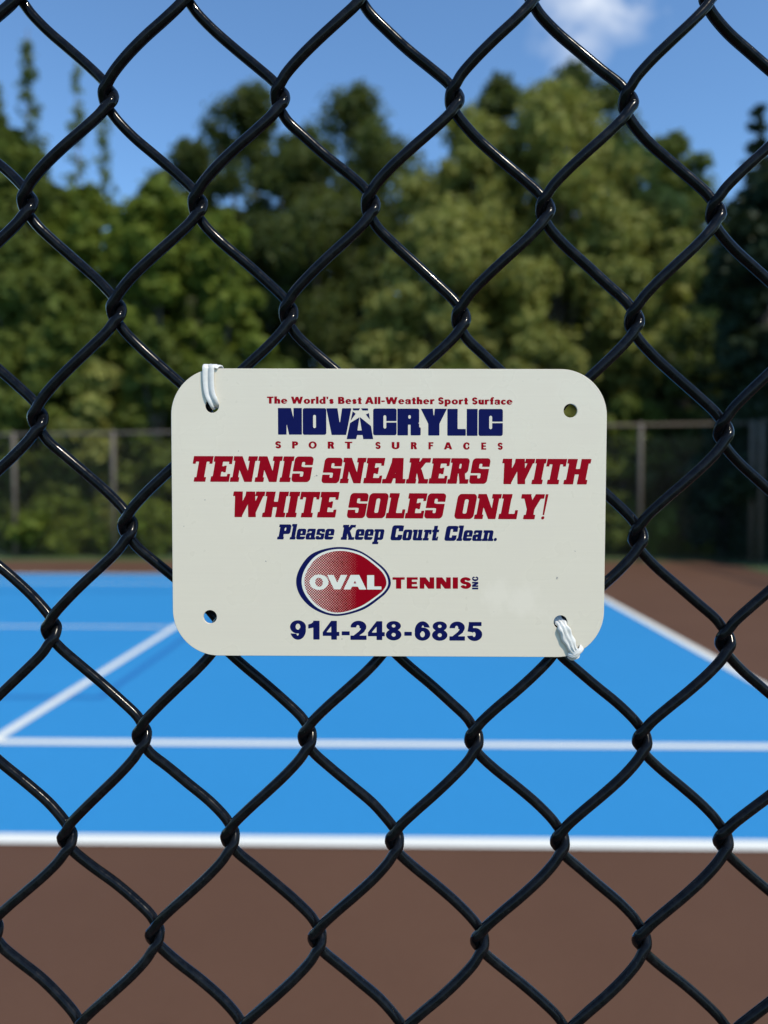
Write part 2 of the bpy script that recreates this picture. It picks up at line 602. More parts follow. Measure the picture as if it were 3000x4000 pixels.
def d_ell(cx, cy, rx, ry):
    return lambda X, Y: (np.hypot((X - cx) / rx, (Y - cy) / ry) - 1) * min(rx, ry)


def d_line(pts, t):
    """stroke along a polyline, flat ends come from cutting"""
    def f(X, Y):
        d = np.full(X.shape, 1e9)
        for (ax, ay), (bx, by) in zip(pts[:-1], pts[1:]):
            ex, ey = bx - ax, by - ay
            k = np.clip(((X - ax) * ex + (Y - ay) * ey) / max(ex * ex + ey * ey, 1e-12), 0, 1)
            d = np.minimum(d, np.hypot(X - ax - ex * k, Y - ay - ey * k))
        return d - t / 2
    return f


def U(*fs):
    return lambda X, Y: np.minimum.reduce([f(X, Y) for f in fs])


def CUT(a, *bs):
    return lambda X, Y: np.maximum.reduce([a(X, Y)] + [-b(X, Y) for b in bs])


def AND(*fs):
    return lambda X, Y: np.maximum.reduce([f(X, Y) for f in fs])


def arc(cx, cy, rx, ry, a0, a1, n=14):
    return [(cx + rx * math.cos(R(a0 + (a1 - a0) * i / n)), cy + ry * math.sin(R(a0 + (a1 - a0) * i / n))) for i in range(n + 1)]


def quad(x0, y0, x1, y1, w):
    """slanted stem with level ends, w = width along x"""
    return d_poly([(x0, y0), (x0 + w, y0), (x1 + w, y1), (x1, y1)])


def sans(t, wide=1.0):
    """humanist heavy sans; t = stem"""
    h = t * 0.80
    G = {}
    def s_shape(w, H):
        rx = (w - t) / 2; ry = (H - h) / 4
        c = arc(w / 2, H - h / 2 - ry, rx, ry, 35, 270) + arc(w / 2, h / 2 + ry, rx, ry, 90, -145)
        return w, d_line(c, (t + h) / 2)
    w = .62; G['T'] = w, U(d_box(0, 1 - h, w, 1), d_box(w / 2 - t / 2, 0, w / 2 + t / 2, 1))
    w = .56; G['E'] = w, U(d_box(0, 0, t, 1), d_box(0, 0, w, h), d_box(0, 1 - h, w, 1), d_box(0, .5 - h / 2, w * .93, .5 + h / 2))
    G['F'] = w - .02, U(d_box(0, 0, t, 1), d_box(0, 1 - h, w, 1), d_box(0, .52 - h / 2, w * .9, .52 + h / 2))
    w = .74; G['N'] = w, U(d_box(0, 0, t * .9, 1), d_box(w - t * .9, 0, w, 1), d_poly([(0, 1), (t * 1.15, 1), (w, 0), (w - t * 1.15, 0)]))
    G['I'] = t, d_box(0, 0, t, 1)
    G['S'] = s_shape(.58, 1.0)
    w = .86; G['A'] = w, CUT(U(quad(0, 0, w / 2 - t * .6, 1, t), quad(w - t, 0, w / 2 - t * .4, 1, t), d_box(w * .24, .2, w * .76, .2 + h)), d_box(-1, -1, 2, 0))
    w = 1.18; G['W'] = w, U(quad(w * .17, 0, 0, 1, t), quad(w * .17, 0, w * .5 - t * .5, .98, t), quad(w * .83 - t, 0, w * .5 - t * .5, .98, t), quad(w * .83 - t, 0, w - t, 1, t))
    w = .9; G['O'] = w, CUT(d_ell(w / 2, .5, w / 2, .515), d_ell(w / 2, .5, w / 2 - t, .515 - h))
    w = .62; G['P'] = w, U(d_box(0, 0, t, 1), CUT(d_box(0, .40, w, 1, .28), d_box(t, .40 + h, w - t, 1 - h, .1)))
    w = .68; G['R'] = w, U(d_box(0, 0, t, 1), CUT(d_box(0, .42, w - .06, 1, .27), d_box(t, .42 + h, w - .06 - t, 1 - h, .1)), quad(w - t * 1.15, 0, .26, .5, t * 1.1))
    w = .66; G['B'] = w, U(d_box(0, 0, t, 1), CUT(d_box(0, 0, w, .57, .25), d_box(t, h, w - t, .57 - h, .08)), CUT(d_box(0, .43, w - .05, 1, .25), d_box(t, .43 + h, w - .05 - t, 1 - h, .08)), d_box(0, 0, t, 1))
    w = .72; G['U'] = w, CUT(U(d_box(0, .3, w, 1), d_ell(w / 2, .34, w / 2, .355)), d_box(t, .36, w - t, 1.2), d_ell(w / 2, .36, w / 2 - t, .36 - h))
    w = .76; G['C'] = w - .08, CUT(d_ell(w / 2, .5, w / 2, .515), d_ell(w / 2 + .02, .5, w / 2 - t, .515 - h), d_poly([(w / 2 + .12, .5), (w + .2, .86), (w + .2, .14)]), d_box(w - .09, -.2, w + .3, 1.2))
    w = .83; G['V'] = w, U(quad(0, 1, w / 2 - t * .5, 0, t), quad(w - t, 1, w / 2 - t * .5, 0, t))
    w = .54; G['L'] = w, U(d_box(0, 0, t, 1), d_box(0, 0, w, h))
    x = .69                                    # x-height
    G['h'] = .56, U(d_box(0, 0, t, 1.02), CUT(d_box(0, -.3, .56, x, .24), d_box(t, -.4, .56 - t, x - h, .1), d_box(-1, -1, 2, 0)))
    G['e'] = .6, CUT(d_ell(.3, x / 2, .3, x / 2 + .015), d_ell(.3, x / 2, .3 - t * .9, x / 2 - h * .72), d_box(.32, .17, .9, .29)) 
    G['e'] = .6, U(G['e'][1], d_box(.08, .29, .55, .29 + h * .62))
    G['o'] = .64, CUT(d_ell(.32, x / 2, .32, x / 2 + .015), d_ell(.32, x / 2, .32 - t * .95, x / 2 - h * .85))
    G['r'] = .42, U(d_box(0, 0, t, x), AND(d_line(arc(.36, .30, .25, .30, 160, 70), t * .9), d_box(0, 0, .43, x + .03)))
    G['l'] = t, d_box(0, 0, t, 1.02)
    G['d'] = .62, U(d_box(.62 - t, 0, .62, 1.02), CUT(d_ell(.29, x / 2, .29, x / 2 + .015), d_ell(.31, x / 2, .29 - t * .85, x / 2 - h * .85)))
    G["'"] = t * .8, d_poly([(0, 1), (t * .8, 1), (t * .62, .66), (t * .18, .66)])
    G['s'] = s_shape(.46, x)
    G['t'] = .42, U(d_box(.09, .0, .09 + t, .93), d_box(0, x - h * .8, .42, x), d_box(.12, 0, .42, h * .8, .03))
    G['a'] = .56, U(d_box(.56 - t, 0, .56, x * .72), CUT(d_ell(.24, .2, .24, .215), d_ell(.26, .2, .1, .08)), AND(d_line(arc(.29, x - .26, .2, .2, 150, 0), t * .85), d_box(0, .3, .56, x + .02)))
    G['p'] = .62, U(d_box(0, -.30, t, x), CUT(d_ell(.33, x / 2, .29, x / 2 + .015), d_ell(.31, x / 2, .29 - t * .85, x / 2 - h * .85)))
    G['u'] = .56, U(d_box(.56 - t, 0, .56, x), CUT(d_box(0, 0, .56, x + .4, .24), d_box(t, h, .56 - t, x + 1, .1), d_box(-1, x, 2, 2)))
    G['f'] = .42, U(d_box(.09, 0, .09 + t, .85), d_box(0, x - h * .8, .40, x), AND(d_line(arc(.09 + t / 2 + .16, .80, .16, .15, 180, 70), t * .9), d_box(0, .5, .44, 1.05)))
    G['c'] = .5, CUT(d_ell(.3, x / 2, .3, x / 2 + .015), d_ell(.32, x / 2, .3 - t * .95, x / 2 - h * .85), d_box(.34, x / 2 - .1, 1, x / 2 + .1), d_box(.49, -1, 2, 2))
    G['-'] = .34, d_box(0, .30, .34, .30 + h)
    return G


def slab():
    """heavy block letters with slab serifs, upright; sheared when set"""
    t, h, s = .335, .215, .18
    rr = .15
    G = {}
    def foot(x0, x1, y0, y1): return d_box(x0, y0, x1, y1)
    w = .84; G['T'] = w, U(d_box(0, 1 - h, w, 1), d_box(w / 2 - t / 2, 0, w / 2 + t / 2, 1), d_box(w / 2 - .25, 0, w / 2 + .25, s), d_box(0, .70, .13, 1), d_box(w - .13, .70, w, 1))
    w = .80; G['E'] = w, U(d_box(.07, 0, .07 + t, 1), d_box(0, 0, w, h), d_box(0, 1 - h, w, 1), d_box(.07, .5 - h * .5, w * .74, .5 + h * .5),
                           d_box(w - .13, 0, w, .31), d_box(w - .13, .69, w, 1), d_box(w * .74 - .1, .37, w * .74, .63))
    w = 1.02; G['N'] = w, U(d_box(.08, 0, .08 + t * .74, 1), d_box(w - .08 - t * .74, 0, w - .08, 1), d_poly([(0, 1), (.36, 1), (w - .08, 0), (w - .40, 0)]),
                            d_box(0, 0, .38, s), d_box(0, 1 - s, .3, 1), d_box(w - .40, 1 - s, w, 1))
    w = .46; G['I'] = w, U(d_box(w / 2 - t / 2, 0, w / 2 + t / 2, 1), d_box(0, 0, w, s), d_box(0, 1 - s, w, 1))
    w = .80; G['S'] = w, CUT(d_box(0, 0, w, 1, rr), d_box(t, .60, w - t, 1 - h, .04), d_box(w - t - .05, .585, w + .2, .665), d_box(t, h, w - t, .41, .04), d_box(-.2, .335, t + .05, .415),
                             d_box(w - t * .98, .52, w + .2, .60, 0) if False else d_box(5, 5, 6, 6))
    w = 1.04; G['A'] = w, CUT(U(quad(.10, 0, w / 2 - .20, 1, t), quad(w - .10 - t, 0, w / 2 - .07, 1, t), d_box(w / 2 - .24, 1 - s, w / 2 + .2, 1), d_box(.26, .2, w - .26, .2 + h * .85),
                               d_box(0, 0, .42, s), d_box(w - .44, 0, w, s)), d_box(5, 5, 6, 6))
    w = .98; G['K'] = w, U(d_box(.08, 0, .08 + t, 1), d_box(0, 0, .44, s), d_box(0, 1 - s, .44, 1), d_poly([(.30, .42), (.30, .62), (.56, 1), (.86, 1), (.50, .48)]),
                           d_poly([(.36, .56), (.60, .56), (.90, 0), (.60, 0)]), d_box(.54, 0, w, s), d_box(.54, 1 - s, w - .04, 1))
    w = .93; G['R'] = w, U(d_box(.08, 0, .08 + t, 1), d_box(0, 0, .43, s), d_box(0, 1 - s, .4, 1), CUT(d_box(.08, .40, .84, 1, rr), d_box(.08 + t, .40 + h * .9, .84 - t, 1 - h, .04)), d_box(.08, .6, .25, 1),
                           d_poly([(.42, .46), (.70, .46), (.84, 0), (.56, 0)]), d_box(.54, 0, w, s))
    w = 1.38; G['W'] = w, U(quad(.22, 0, .06, 1, t), quad(.22, 0, .60, 1, t * .9), quad(.82, 0, .60, 1, t), quad(.82, 0, 1.14, 1, t * .72),
                            d_box(0, 1 - s, .40, 1), d_box(.98, 1 - s, w, 1), d_box(.54, 1 - s, .94, 1))
    w = 1.00; G['H'] = w, U(d_box(.08, 0, .08 + t, 1), d_box(w - .08 - t, 0, w - .08, 1), d_box(.2, .5 - h / 2, w - .2, .5 + h / 2),
                            d_box(0, 0, .42, s), d_box(0, 1 - s, .42, 1), d_box(w - .42, 0, w, s), d_box(w - .42, 1 - s, w, 1))
    w = .84; G['O'] = w, CUT(d_box(0, 0, w, 1, rr + .02), d_box(t, h, w - t, 1 - h, .06))
    w = .80; G['L'] = w, U(d_box(.08, 0, .08 + t, 1), d_box(0, 0, w, h), d_box(0, 1 - s, .43, 1), d_box(w - .13, 0, w, .36))
    w = 1.0; G['Y'] = w, U(d_box(w / 2 - t / 2, 0, w / 2 + t / 2, .5), quad(w / 2 - t / 2, .40, .06, 1, t), quad(w / 2 - t / 2, .40, w - .06 - t, 1, t),
                           d_box(w / 2 - .25, 0, w / 2 + .25, s), d_box(0, 1 - s, .42, 1), d_box(w - .40, 1 - s, w, 1))
    G['!'] = .14, U(d_poly([(.0, 1.0), (.12, 1.0), (.10, .17), (.03, .17)]), d_ell(.065, .06, .068, .066))
    w = .86; G['P'] = w, U(d_box(.08, 0, .08 + t, 1), d_box(0, 0, .46, s), d_box(0, 1 - s, .4, 1), CUT(d_box(.08, .36, w, 1, rr), d_box(.08 + t, .36 + h, w - t, 1 - h, .04)), d_box(.08, .6, .25, 1))
    w = .84; G['C'] = w, U(CUT(d_box(0, 0, w, 1, rr + .02), d_box(t, h, w - t, 1 - h, .06), d_box(w - t - .1, .37, w + .2, .60)), d_box(w - .12, .6, w, .98))
    x, t2, h2 = .72, .275, .17
    G['l'] = .40, U(d_box(.08, 0, .08 + t2, 1.03), d_box(0, 0, .40, s * .9), d_box(0, 1.03 - s * .9, .2, 1.03))
    G['e'] = .64, CUT(d_box(0, 0, .64, x, .16), d_box(t2, .40, .64 - t2 * .95, x - h2, .03), d_box(t2, h2, .9, .28), )
    G['e'] = .64, U(G['e'][1], AND(d_box(.1, 0, .62, .20), d_box(0, 0, .64, x, .16)))
    G['a'] = .68, U(d_box(.63 - t2, 0, .63, x - .1), CUT(d_box(0, 0, .63, .44, .13), d_box(t2, h2 * .8, .63 - t2, .44 - h2, .02)), AND(d_box(.06, x - h2, .63, x, .08), d_box(0, 0, 1, x)), d_box(.04, x - .25, .2, x - .05), d_box(.5, 0, .70, s * .8), d_box(.63 - t2, .3, .63, x - .05, .05))
    G['s'] = .58, CUT(d_box(0, 0, .58, x, .13), d_box(t2 * .85, .44, .58 - t2 * .8, x - h2, .02), d_box(.34, .41, .9, .475), d_box(t2 * .8, h2, .58 - t2 * .85, .28, .02), d_box(-.3, .245, .24, .31))
    G['p'] = .74, U(d_box(.08, -.28, .08 + t2, x), d_box(0, -.28, .44, -.28 + s * .9), d_box(0, x - s * .9, .25, x), CUT(d_box(.08, 0, .74, x, .15), d_box(.08 + t2, h2, .74 - t2, x - h2, .03)), d_box(.08, 0, .2, x))
    G['o'] = .66, CUT(d_box(0, 0, .66, x, .16), d_box(t2, h2, .66 - t2, x - h2, .04))
    G['u'] = .78, U(CUT(d_box(.07, 0, .70, x + .5, .14), d_box(.07 + t2, h2, .70 - t2, 2, .03), d_box(-1, x, 2, 3)), d_box(0, x - s * .9, .2, x), d_box(.38, x - s * .9, .6, x), d_box(.5, 0, .78, s * .9))
    G['r'] = .56, U(d_box(.08, 0, .08 + t2, x), d_box(0, 0, .44, s * .9), d_box(0, x - s * .9, .2, x), AND(d_box(.2, x - .2, .56, x, .07), d_box(0, 0, 1, x)), d_box(.40, x - .31, .56, x - .08))
    G['t'] = .52, U(d_box(.09, .05, .09 + t2, .98), d_box(0, x - h2, .50, x), d_box(.09, 0, .52, h2, .05), d_box(.40, 0, .52, .26))
    G['n'] = .80, U(d_box(.08, 0, .08 + t2, x), d_box(0, 0, .40, s * .9), d_box(0, x - s * .9, .2, x), CUT(d_box(.08, -.5, .72, x, .15), d_box(.08 + t2, -1, .72 - t2, x - h2, .03), d_box(-1, -2, 2, 0)), d_box(.42, 0, .80, s * .9))
    G['.'] = .22, d_ell(.11, .105, .11, .11)
    return G


def block():
    """tight poster capitals of the top line"""
    G = {}
    rr, sl = .075, .055
    w = .90; G['N'] = w, CUT(d_box(0, 0, w, 1), d_poly([(.49, 1.02), (.585, 1.02), (.585, .60)]), d_poly([(.32, -.02), (.42, -.02), (.325, .42)]))
    G['O'] = w, CUT(d_box(0, 0, w, 1, rr), d_box(.45 - sl, .25, .45 + sl, .75, sl))
    w = .95; G['V'] = w, CUT(d_poly([(0, 1), (w, 1), (w - .20, 0), (.20, 0)]), d_poly([(.42, 1.02), (.60, 1.02), (.51, .41)]))
    w = .90; G['C'] = w, CUT(d_box(0, 0, w, 1, rr), d_box(.45 - sl, .25, .45 + sl, .75, sl), d_box(.45, .475, w + .1, .53))
    w = .92; G['R'] = w, CUT(U(d_box(0, 0, .86, 1, rr), d_box(0, 0, .2, 1), d_box(.5, 0, w, .3, .04)), d_box(.43, .62, .53, .76, .05), d_poly([(.42, -.02), (.52, -.02), (.52, .40), (.42, .40)]), d_poly([(.80, .46), (1, .40), (1, .52)]))
    w = .98; G['Y'] = w, CUT(d_poly([(0, 1), (w, 1), (.70, .44), (.70, 0), (.28, 0), (.28, .44)]), d_poly([(.45, 1.02), (.53, 1.02), (.49, .66)]))
    w = .72; G['L'] = w, U(d_box(0, 0, .40, 1), d_box(0, 0, w, .25))
    G['I'] = .42, d_box(0, 0, .42, 1)
    return G


def digits():
    t, h = .335, .215
    G = {}
    w = .84
    six = U(CUT(d_ell(w / 2, .335, w / 2, .35), d_ell(w / 2, .325, w / 2 - t * .88, .35 - h * .88)),
            AND(CUT(d_ell(w / 2, .5, w / 2, .515), d_ell(w / 2 + .02, .5, w / 2 - t, .515 - h)), d_poly([(-.2, .3), (.36, .42), (.40, .70), (1.2, .66), (1.2, 1.3), (-.2, 1.3)])))
    G['6'] = w, six
    G['9'] = w, (lambda X, Y: six(w - X, 1 - Y))
    G['1'] = .60, CUT(U(d_box(.60 - t, 0, .60, 1.0), d_poly([(0, .58), (0, .80), (.18, .86), (.33, 1.0), (.45, 1.0), (.45, .68), (.2, .62)])), d_box(5, 5, 6, 6))
    w4 = .90
    G['4'] = w4, CUT(U(d_box(.46, 0, .46 + t * .92, 1.0), d_poly([(0, .20), (0, .40), (.46, 1.0), (.6, 1.0), (.6, .20)]), d_box(0, .20, w4, .20 + h)), d_poly([(.20, .395), (.46, .395), (.46, .71)]))
    G['2'] = w, U(d_box(0, 0, w, .23), AND(CUT(d_ell(w / 2, .69, w / 2 - .01, .325), d_ell(w / 2 - .03, .68, w / 2 - t, .325 - h)), d_poly([(-.2, .66), (w / 2, .66), (w, .45), (1.2, .5), (1.2, 1.2), (-.2, 1.2)])),
                  d_poly([(.0, .0), (.05, .14), (.45, .46), (.56, .60), (w - .01, .66), (.72, .42), (.44, .22), (.42, .0)]))
    G['8'] = w, U(CUT(d_ell(w / 2, .285, w / 2, .30), d_ell(w / 2, .285, w / 2 - t * .92, .30 - h * .92)), CUT(d_ell(w / 2, .755, w / 2 - .03, .26), d_ell(w / 2, .755, w / 2 - t * .95, .26 - h * .82)))
    G['5'] = w, U(d_box(.10, 1 - h, .80, 1.0), d_poly([(.12, 1.0), (.38, 1.0), (.31, .56), (.03, .48)]),
                  AND(CUT(d_ell(w / 2, .335, w / 2, .35), d_ell(w / 2 - .03, .335, w / 2 - t, .35 - h)), d_poly([(-.2, .24), (.35, .28), (.30, .45), (.0, .50), (.1, .9), (1.2, .9), (1.2, -.2), (-.2, -.2)])))
    G['-'] = .44, d_box(0, .24, .44, .24 + .21)
    return G


def contours(f, x0, y0, x1, y1, step):
    nx, ny = int((x1 - x0) / step) + 2, int((y1 - y0) / step) + 2
    gx, gy = x0 + np.arange(nx) * step, y0 + np.arange(ny) * step
    X, Y = np.meshgrid(gx, gy)
    F = f(X, Y) + 1e-7
    F[0, :] = F[-1, :] = 1; F[:, 0] = F[:, -1] = 1
    ins = F < 0
    segs = {}
    def cut(i, j, e):
        # edge ids: ('h', j, i) between (i,j)-(i+1,j); ('v', j, i) between (i,j)-(i,j+1)
        return e
    for j, i in zip(*np.nonzero((ins[:-1, :-1].astype(int) + ins[1:, :-1] + ins[:-1, 1:] + ins[1:, 1:]) % 4)):
        a, b, c, d = ins[j, i], ins[j, i + 1], ins[j + 1, i + 1], ins[j + 1, i]
        code = a * 1 + b * 2 + c * 4 + d * 8
        B, Rr, T, L = ('h', j, i), ('v', j, i + 1), ('h', j + 1, i), ('v', j, i)
        tab = {1: [(B, L)], 2: [(Rr, B)], 3: [(Rr, L)], 4: [(T, Rr)], 5: [(B, L), (T, Rr)], 6: [(T, B)], 7: [(T, L)],
               8: [(L, T)], 9: [(B, T)], 10: [(Rr, B), (L, T)], 11: [(Rr, T)], 12: [(L, Rr)], 13: [(B, Rr)], 14: [(L, B)]}
        for s_, e_ in tab[code]:
            segs[s_] = e_
    def pos(e):
        k, j, i = e
        if k == 'h':
            a, b = F[j, i], F[j, i + 1]
            return (gx[i] + step * a / (a - b), gy[j])
        a, b = F[j, i], F[j + 1, i]
        return (gx[i], gy[j] + step * a / (a - b))
    loops = []
    while segs:
        st = next(iter(segs)); cur = st; lp = []
        while cur in segs:
            lp.append(pos(cur)); cur = segs.pop(cur)
        # drop collinear points
        P = lp; out = []
        for k in range(len(P)):
            a = out[-1] if out else P[-1]; b = P[k]; c = P[(k + 1) % len(P)]
            ar = abs((b[0] - a[0]) * (c[1] - a[1]) - (b[1] - a[1]) * (c[0] - a[0]))
            if ar > step * step * 0.02 * max(1.0, math.hypot(c[0] - a[0], c[1] - a[1]) / step):
                out.append(b)
        if len(out) >= 3:
            loops.append(out)
    return loops


def area(lp):
    return 0.5 * sum(lp[i - 1][0] * lp[i][1] - lp[i][0] * lp[i - 1][1] for i in range(len(lp)))


def inside(p, lp):
    r = False
    for i in range(len(lp)):
        (ax, ay), (bx, by) = lp[i - 1], lp[i]
        if (ay > p[1]) != (by > p[1]) and p[0] < (bx - ax) * (p[1] - ay) / (by - ay) + ax:
            r = not r
    return r


def fill(loops):
    """loops of one glyph -> verts, tris, facing +z"""
    vs, fs = [], []
    outer = [l for l in loops if area(l) > 0]
    holes = [l for l in loops if area(l) < 0]
    if sum(area(l) for l in loops) < 0:
        outer, holes = holes, outer
    for o in outer:
        hs = [h for h in holes if inside(h[0], o)]
        polys = [[Vector((x, y, 0)) for x, y in l] for l in [o] + hs]
        tris = tessellate_polygon(polys)
        flat = [p for l in [o] + hs for p in l]
        base = len(vs)
        vs += flat
        for t in tris:
            a, b, c = (flat[i] for i in t)
            if (b[0] - a[0]) * (c[1] - a[1]) - (b[1] - a[1]) * (c[0] - a[0]) < 0:
                t = (t[0], t[2], t[1])
            fs.append(tuple(base + i for i in t))
    return vs, fs


_cache = {}


def glyph(G, ch, step):
    k = (id(G), ch, step)
    if k not in _cache:
        w, f = G[ch]
        _cache[k] = (w, fill(contours(f, -.25, -.42, w + .25, 1.2, step)))
    return _cache[k]


class Print:
    """collects printed shapes (sign millimetres) for one lettering part"""
    def __init__(self):
        self.v, self.f = [], []

    def put(self, vs, fs):
        o = len(self.v)
        self.v += vs
        self.f += [tuple(i + o for i in t) for t in fs]

    def word(self, G, text, x0, x1, yb, yt, slope=0.0, shear=0.0, gap=0.08, step=1 / 48):
        """set a word so that its ink spans x0..x1, capitals yb..yt"""
        pen, vs, fs = 0.0, [], []
        for ch in text:
            w, (gv, gf) = glyph(G, ch, step)
            o = len(vs)
            vs += [(x + pen, y) for x, y in gv]
            fs += [tuple(i + o for i in t) for t in gf]
            pen += w + gap
        sh = [(x + shear * y, y) for x, y in vs]
        a, b = min(p[0] for p in sh), max(p[0] for p in sh)
        k, hgt = (x1 - x0) / (b - a), yt - yb
        out = [(x0 + (x - a) * k, yb + y * hgt + slope * (x - a) * k) for x, y in sh]
        self.put(out, fs)

    def build(self, name, mat, parent, lift):
        v = [(x * 1e-3, y * 1e-3, lift * 1e-3) for x, y in self.v]
        return obj(name, mesh_np(name, v, self.f), mat, parent)


# ------------------------------------------------------------------ the sign
TH = 1.1                                         # plate thickness, mm
PLATE_BACK = D * 1.56 + 0.3                     # rests on the fronts of the wires, mm
sign = obj('court_rules_sign', None)
# sign frame: x right, y up, z towards the camera; origin on the front face
S_LOC = FC + (F_ROT.to_3x3() @ Vector((1.55e-3, -(PLATE_BACK + TH) * 1e-3, -0.3e-3)))
sign.matrix_world = Matrix.Translation(S_LOC) @ F_ROT @ Matrix.Rotation(R(90), 4, 'X')
tag(sign, 'white rectangular metal sign with red and navy lettering tied to the black fence', 'sign')

HOLES = [(-61.7, 37.75), (63.6, 36.0), (-63.1, -36.6), (60.8, -38.3)]
HW, HH, CR = 76.2, 50.6, 16.3


def rounded(hw, hh, r, rot=0.0):
    pts = []
    for cx, cy, a0 in ((hw - r, hh - r, 0), (-hw + r, hh - r, 90), (-hw + r, -hh + r, 180), (hw - r, -hh + r, 270)):
        pts += [(cx + r * math.cos(R(a0 + 90 * i / 18)), cy + r * math.sin(R(a0 + 90 * i / 18))) for i in range(19)]
    c, s_ = math.cos(rot), math.sin(rot)
    return [(x * c - y * s_, x * s_ + y * c) for x, y in pts]


ROT = R(-0.165)


def plate():
    mb = MB()
    e = 0.12                                     # eased edge
    rings = [[(x, y) for x, y in rounded(HW - e, HH - e, CR - e, ROT)], rounded(HW, HH, CR, ROT)]
    hole_in = [[(cx + (2.4 + e * .6) * math.cos(2 * math.pi * k / 36), cy + (2.4 + e * .6) * math.sin(2 * math.pi * k / 36)) for k in range(36)] for cx, cy in HOLES]
    hole_r = [[(cx + 2.4 * math.cos(2 * math.pi * k / 36), cy + 2.4 * math.sin(2 * math.pi * k / 36)) for k in range(36)] for cx, cy in HOLES]
    loops = [rings[0]] + hole_in
    for z, flip in ((0.0, False), (-TH, True)):
        vs, fs = fill([loops[0]] + [l[::-1] for l in loops[1:]])
        mb.add([(x * 1e-3, y * 1e-3, z * 1e-3) for x, y in vs], [f[::-1] if flip else f for f in fs])
    def wall(l0, z0, l1, z1, rev):
        n = len(l0)
        vs = [(x * 1e-3, y * 1e-3, z0 * 1e-3) for x, y in l0] + [(x * 1e-3, y * 1e-3, z1 * 1e-3) for x, y in l1]
        fs = [(i, n + i, n + (i + 1) % n, (i + 1) % n) for i in range(n)]
        mb.add(vs, [f[::-1] for f in fs] if rev else fs)
    wall(rings[0], 0, rings[1], -e, False); wall(rings[1], -e, rings[1], -TH + e, False); wall(rings[1], -TH + e, rings[0], -TH, False)
    for a, b in zip(hole_in, hole_r):
        wall(a, 0, b, -e, True); wall(b, -e, b, -TH + e, True); wall(b, -TH + e, a, -TH, True)
    bm = bmesh.new()
    for v in mb.v: bm.verts.new(v)
    bm.verts.ensure_lookup_table()
    for f in mb.f:
        try: bm.faces.new([bm.verts[i] for i in f])
        except ValueError: pass
    bmesh.ops.remove_doubles(bm, verts=bm.verts, dist=2e-6)
    bmesh.ops.recalc_face_normals(bm, faces=bm.faces)
    me = bpy.data.meshes.new('plate'); bm.to_mesh(me); bm.free()
    return me


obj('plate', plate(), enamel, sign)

SL = -0.0042                                     # the print runs a hair downhill
gill, gill_x, SLAB, BLOCK, DIG = sans(.255), sans(.265), slab(), block(), digits()
p = Print()
for w, a, b, y in (("The", -42.42, -35.29, 38.54), ("World's", -33.99, -19.09, 38.5), ("Best", -17.55, -9.3, 38.42), ("All-Weather", -8.12, 16.12, 38.37), ("Sport", 17.42, 27.84, 38.24), ("Surface", 29.26, 43.33, 38.18)):
    p.word(gill, w, a, b, y, y + 2.46, SL, gap=.075, step=1 / 36)
p.build('tagline_lettering', red_print, sign, 0.03)

p = Print()
for ch, a, b, y, yt in (('N', -38.62, -30.24, 27.72, 37.0), ('O', -29.94, -21.68, 27.66, 36.95), ('V', -21.64, -12.94, 27.6, 36.91), ('C', -5.30, 2.91, 27.49, 36.82), ('R', 3.19, 11.35, 27.43, 36.77),
                        ('Y', 11.42, 20.47, 27.38, 36.73), ('L', 20.65, 27.11, 27.32, 36.68), ('I', 27.41, 31.2, 27.27, 36.64), ('C', 31.56, 40.03, 27.24, 36.62)):
    p.word(BLOCK, ch, a, b, y, yt)
body = [(-10.03, 33.73), (-13.36, 31.78), (-14.58, 26.15), (-11.25, 26.15), (-10.89, 27.56), (-8.98, 27.56), (-8.75, 26.15), (-5.27, 26.14), (-6.05, 30.72)]
body = [(-10.20, 33.70)] + body[1:] + [(-9.80, 33.73)]
for f in (CUT(d_poly(body), d_poly([(-10.04, 34.0), (-10.8, 29.16), (-9.28, 29.16)])), d_poly([(-12.44, 36.89), (-9.88, 36.89), (-10.27, 36.16), (-12.25, 36.16)]),
          d_poly([(-9.52, 36.87), (-7.1, 36.87), (-7.01, 36.12), (-8.97, 36.12)]), d_poly([(-12.45, 35.84), (-11.39, 35.0), (-13.2, 32.5)]), d_poly([(-6.77, 35.23), (-7.86, 34.72), (-6.41, 32.9)])):
    p.put(*fill(contours(f, -15.5, 25, -4, 38, 0.09)))
p.build('logo_lettering', navy_print, sign, 0.03)

p = Print()
for ch, a, b, y, yt in (('S', -39.6, -37.57, 22.92, 25.41), ('P', -33.71, -31.58, 22.88, 25.37), ('O', -27.94, -25.06, 22.84, 25.33), ('R', -21.22, -18.89, 22.8, 25.28), ('T', -15.21, -12.61, 22.76, 25.25),
                        ('S', -4.51, -2.66, 22.69, 25.17), ('U', 1.19, 3.91, 22.65, 25.14), ('R', 7.9, 10.06, 22.6, 25.09), ('F', 14.08, 15.8, 22.56, 25.05), ('A', 19.48, 22.37, 22.53, 25.02),
                        ('C', 26.18, 28.4, 22.49, 24.97), ('E', 32.53, 34.25, 22.44, 24.93), ('S', 38.28, 40.04, 22.41, 24.89)):
    p.word(gill, ch, a, b, y, yt, step=1 / 36)
p.build('subtitle_lettering', red_print, sign, 0.03)

p = Print()
for w, a, b, y, yt in (('TENNIS', -68.68, -26.18, 11.25, 20.26), ('SNEAKERS', -23.42, 35.78, 10.72, 19.68), ('WITH', 39.91, 71.09, 10.39, 19.30), ('WHITE', -54.58, -17.1, -1.2, 7.84), ('SOLES', -14.52, 20.3, -1.57, 7.30), ('ONLY!', 23.25, 56.16, -1.84, 6.99)):
    p.word(SLAB, w, a, b, y, yt, SL, shear=.20, gap=.035)
p.build('warning_lettering', red_print, sign, 0.03)

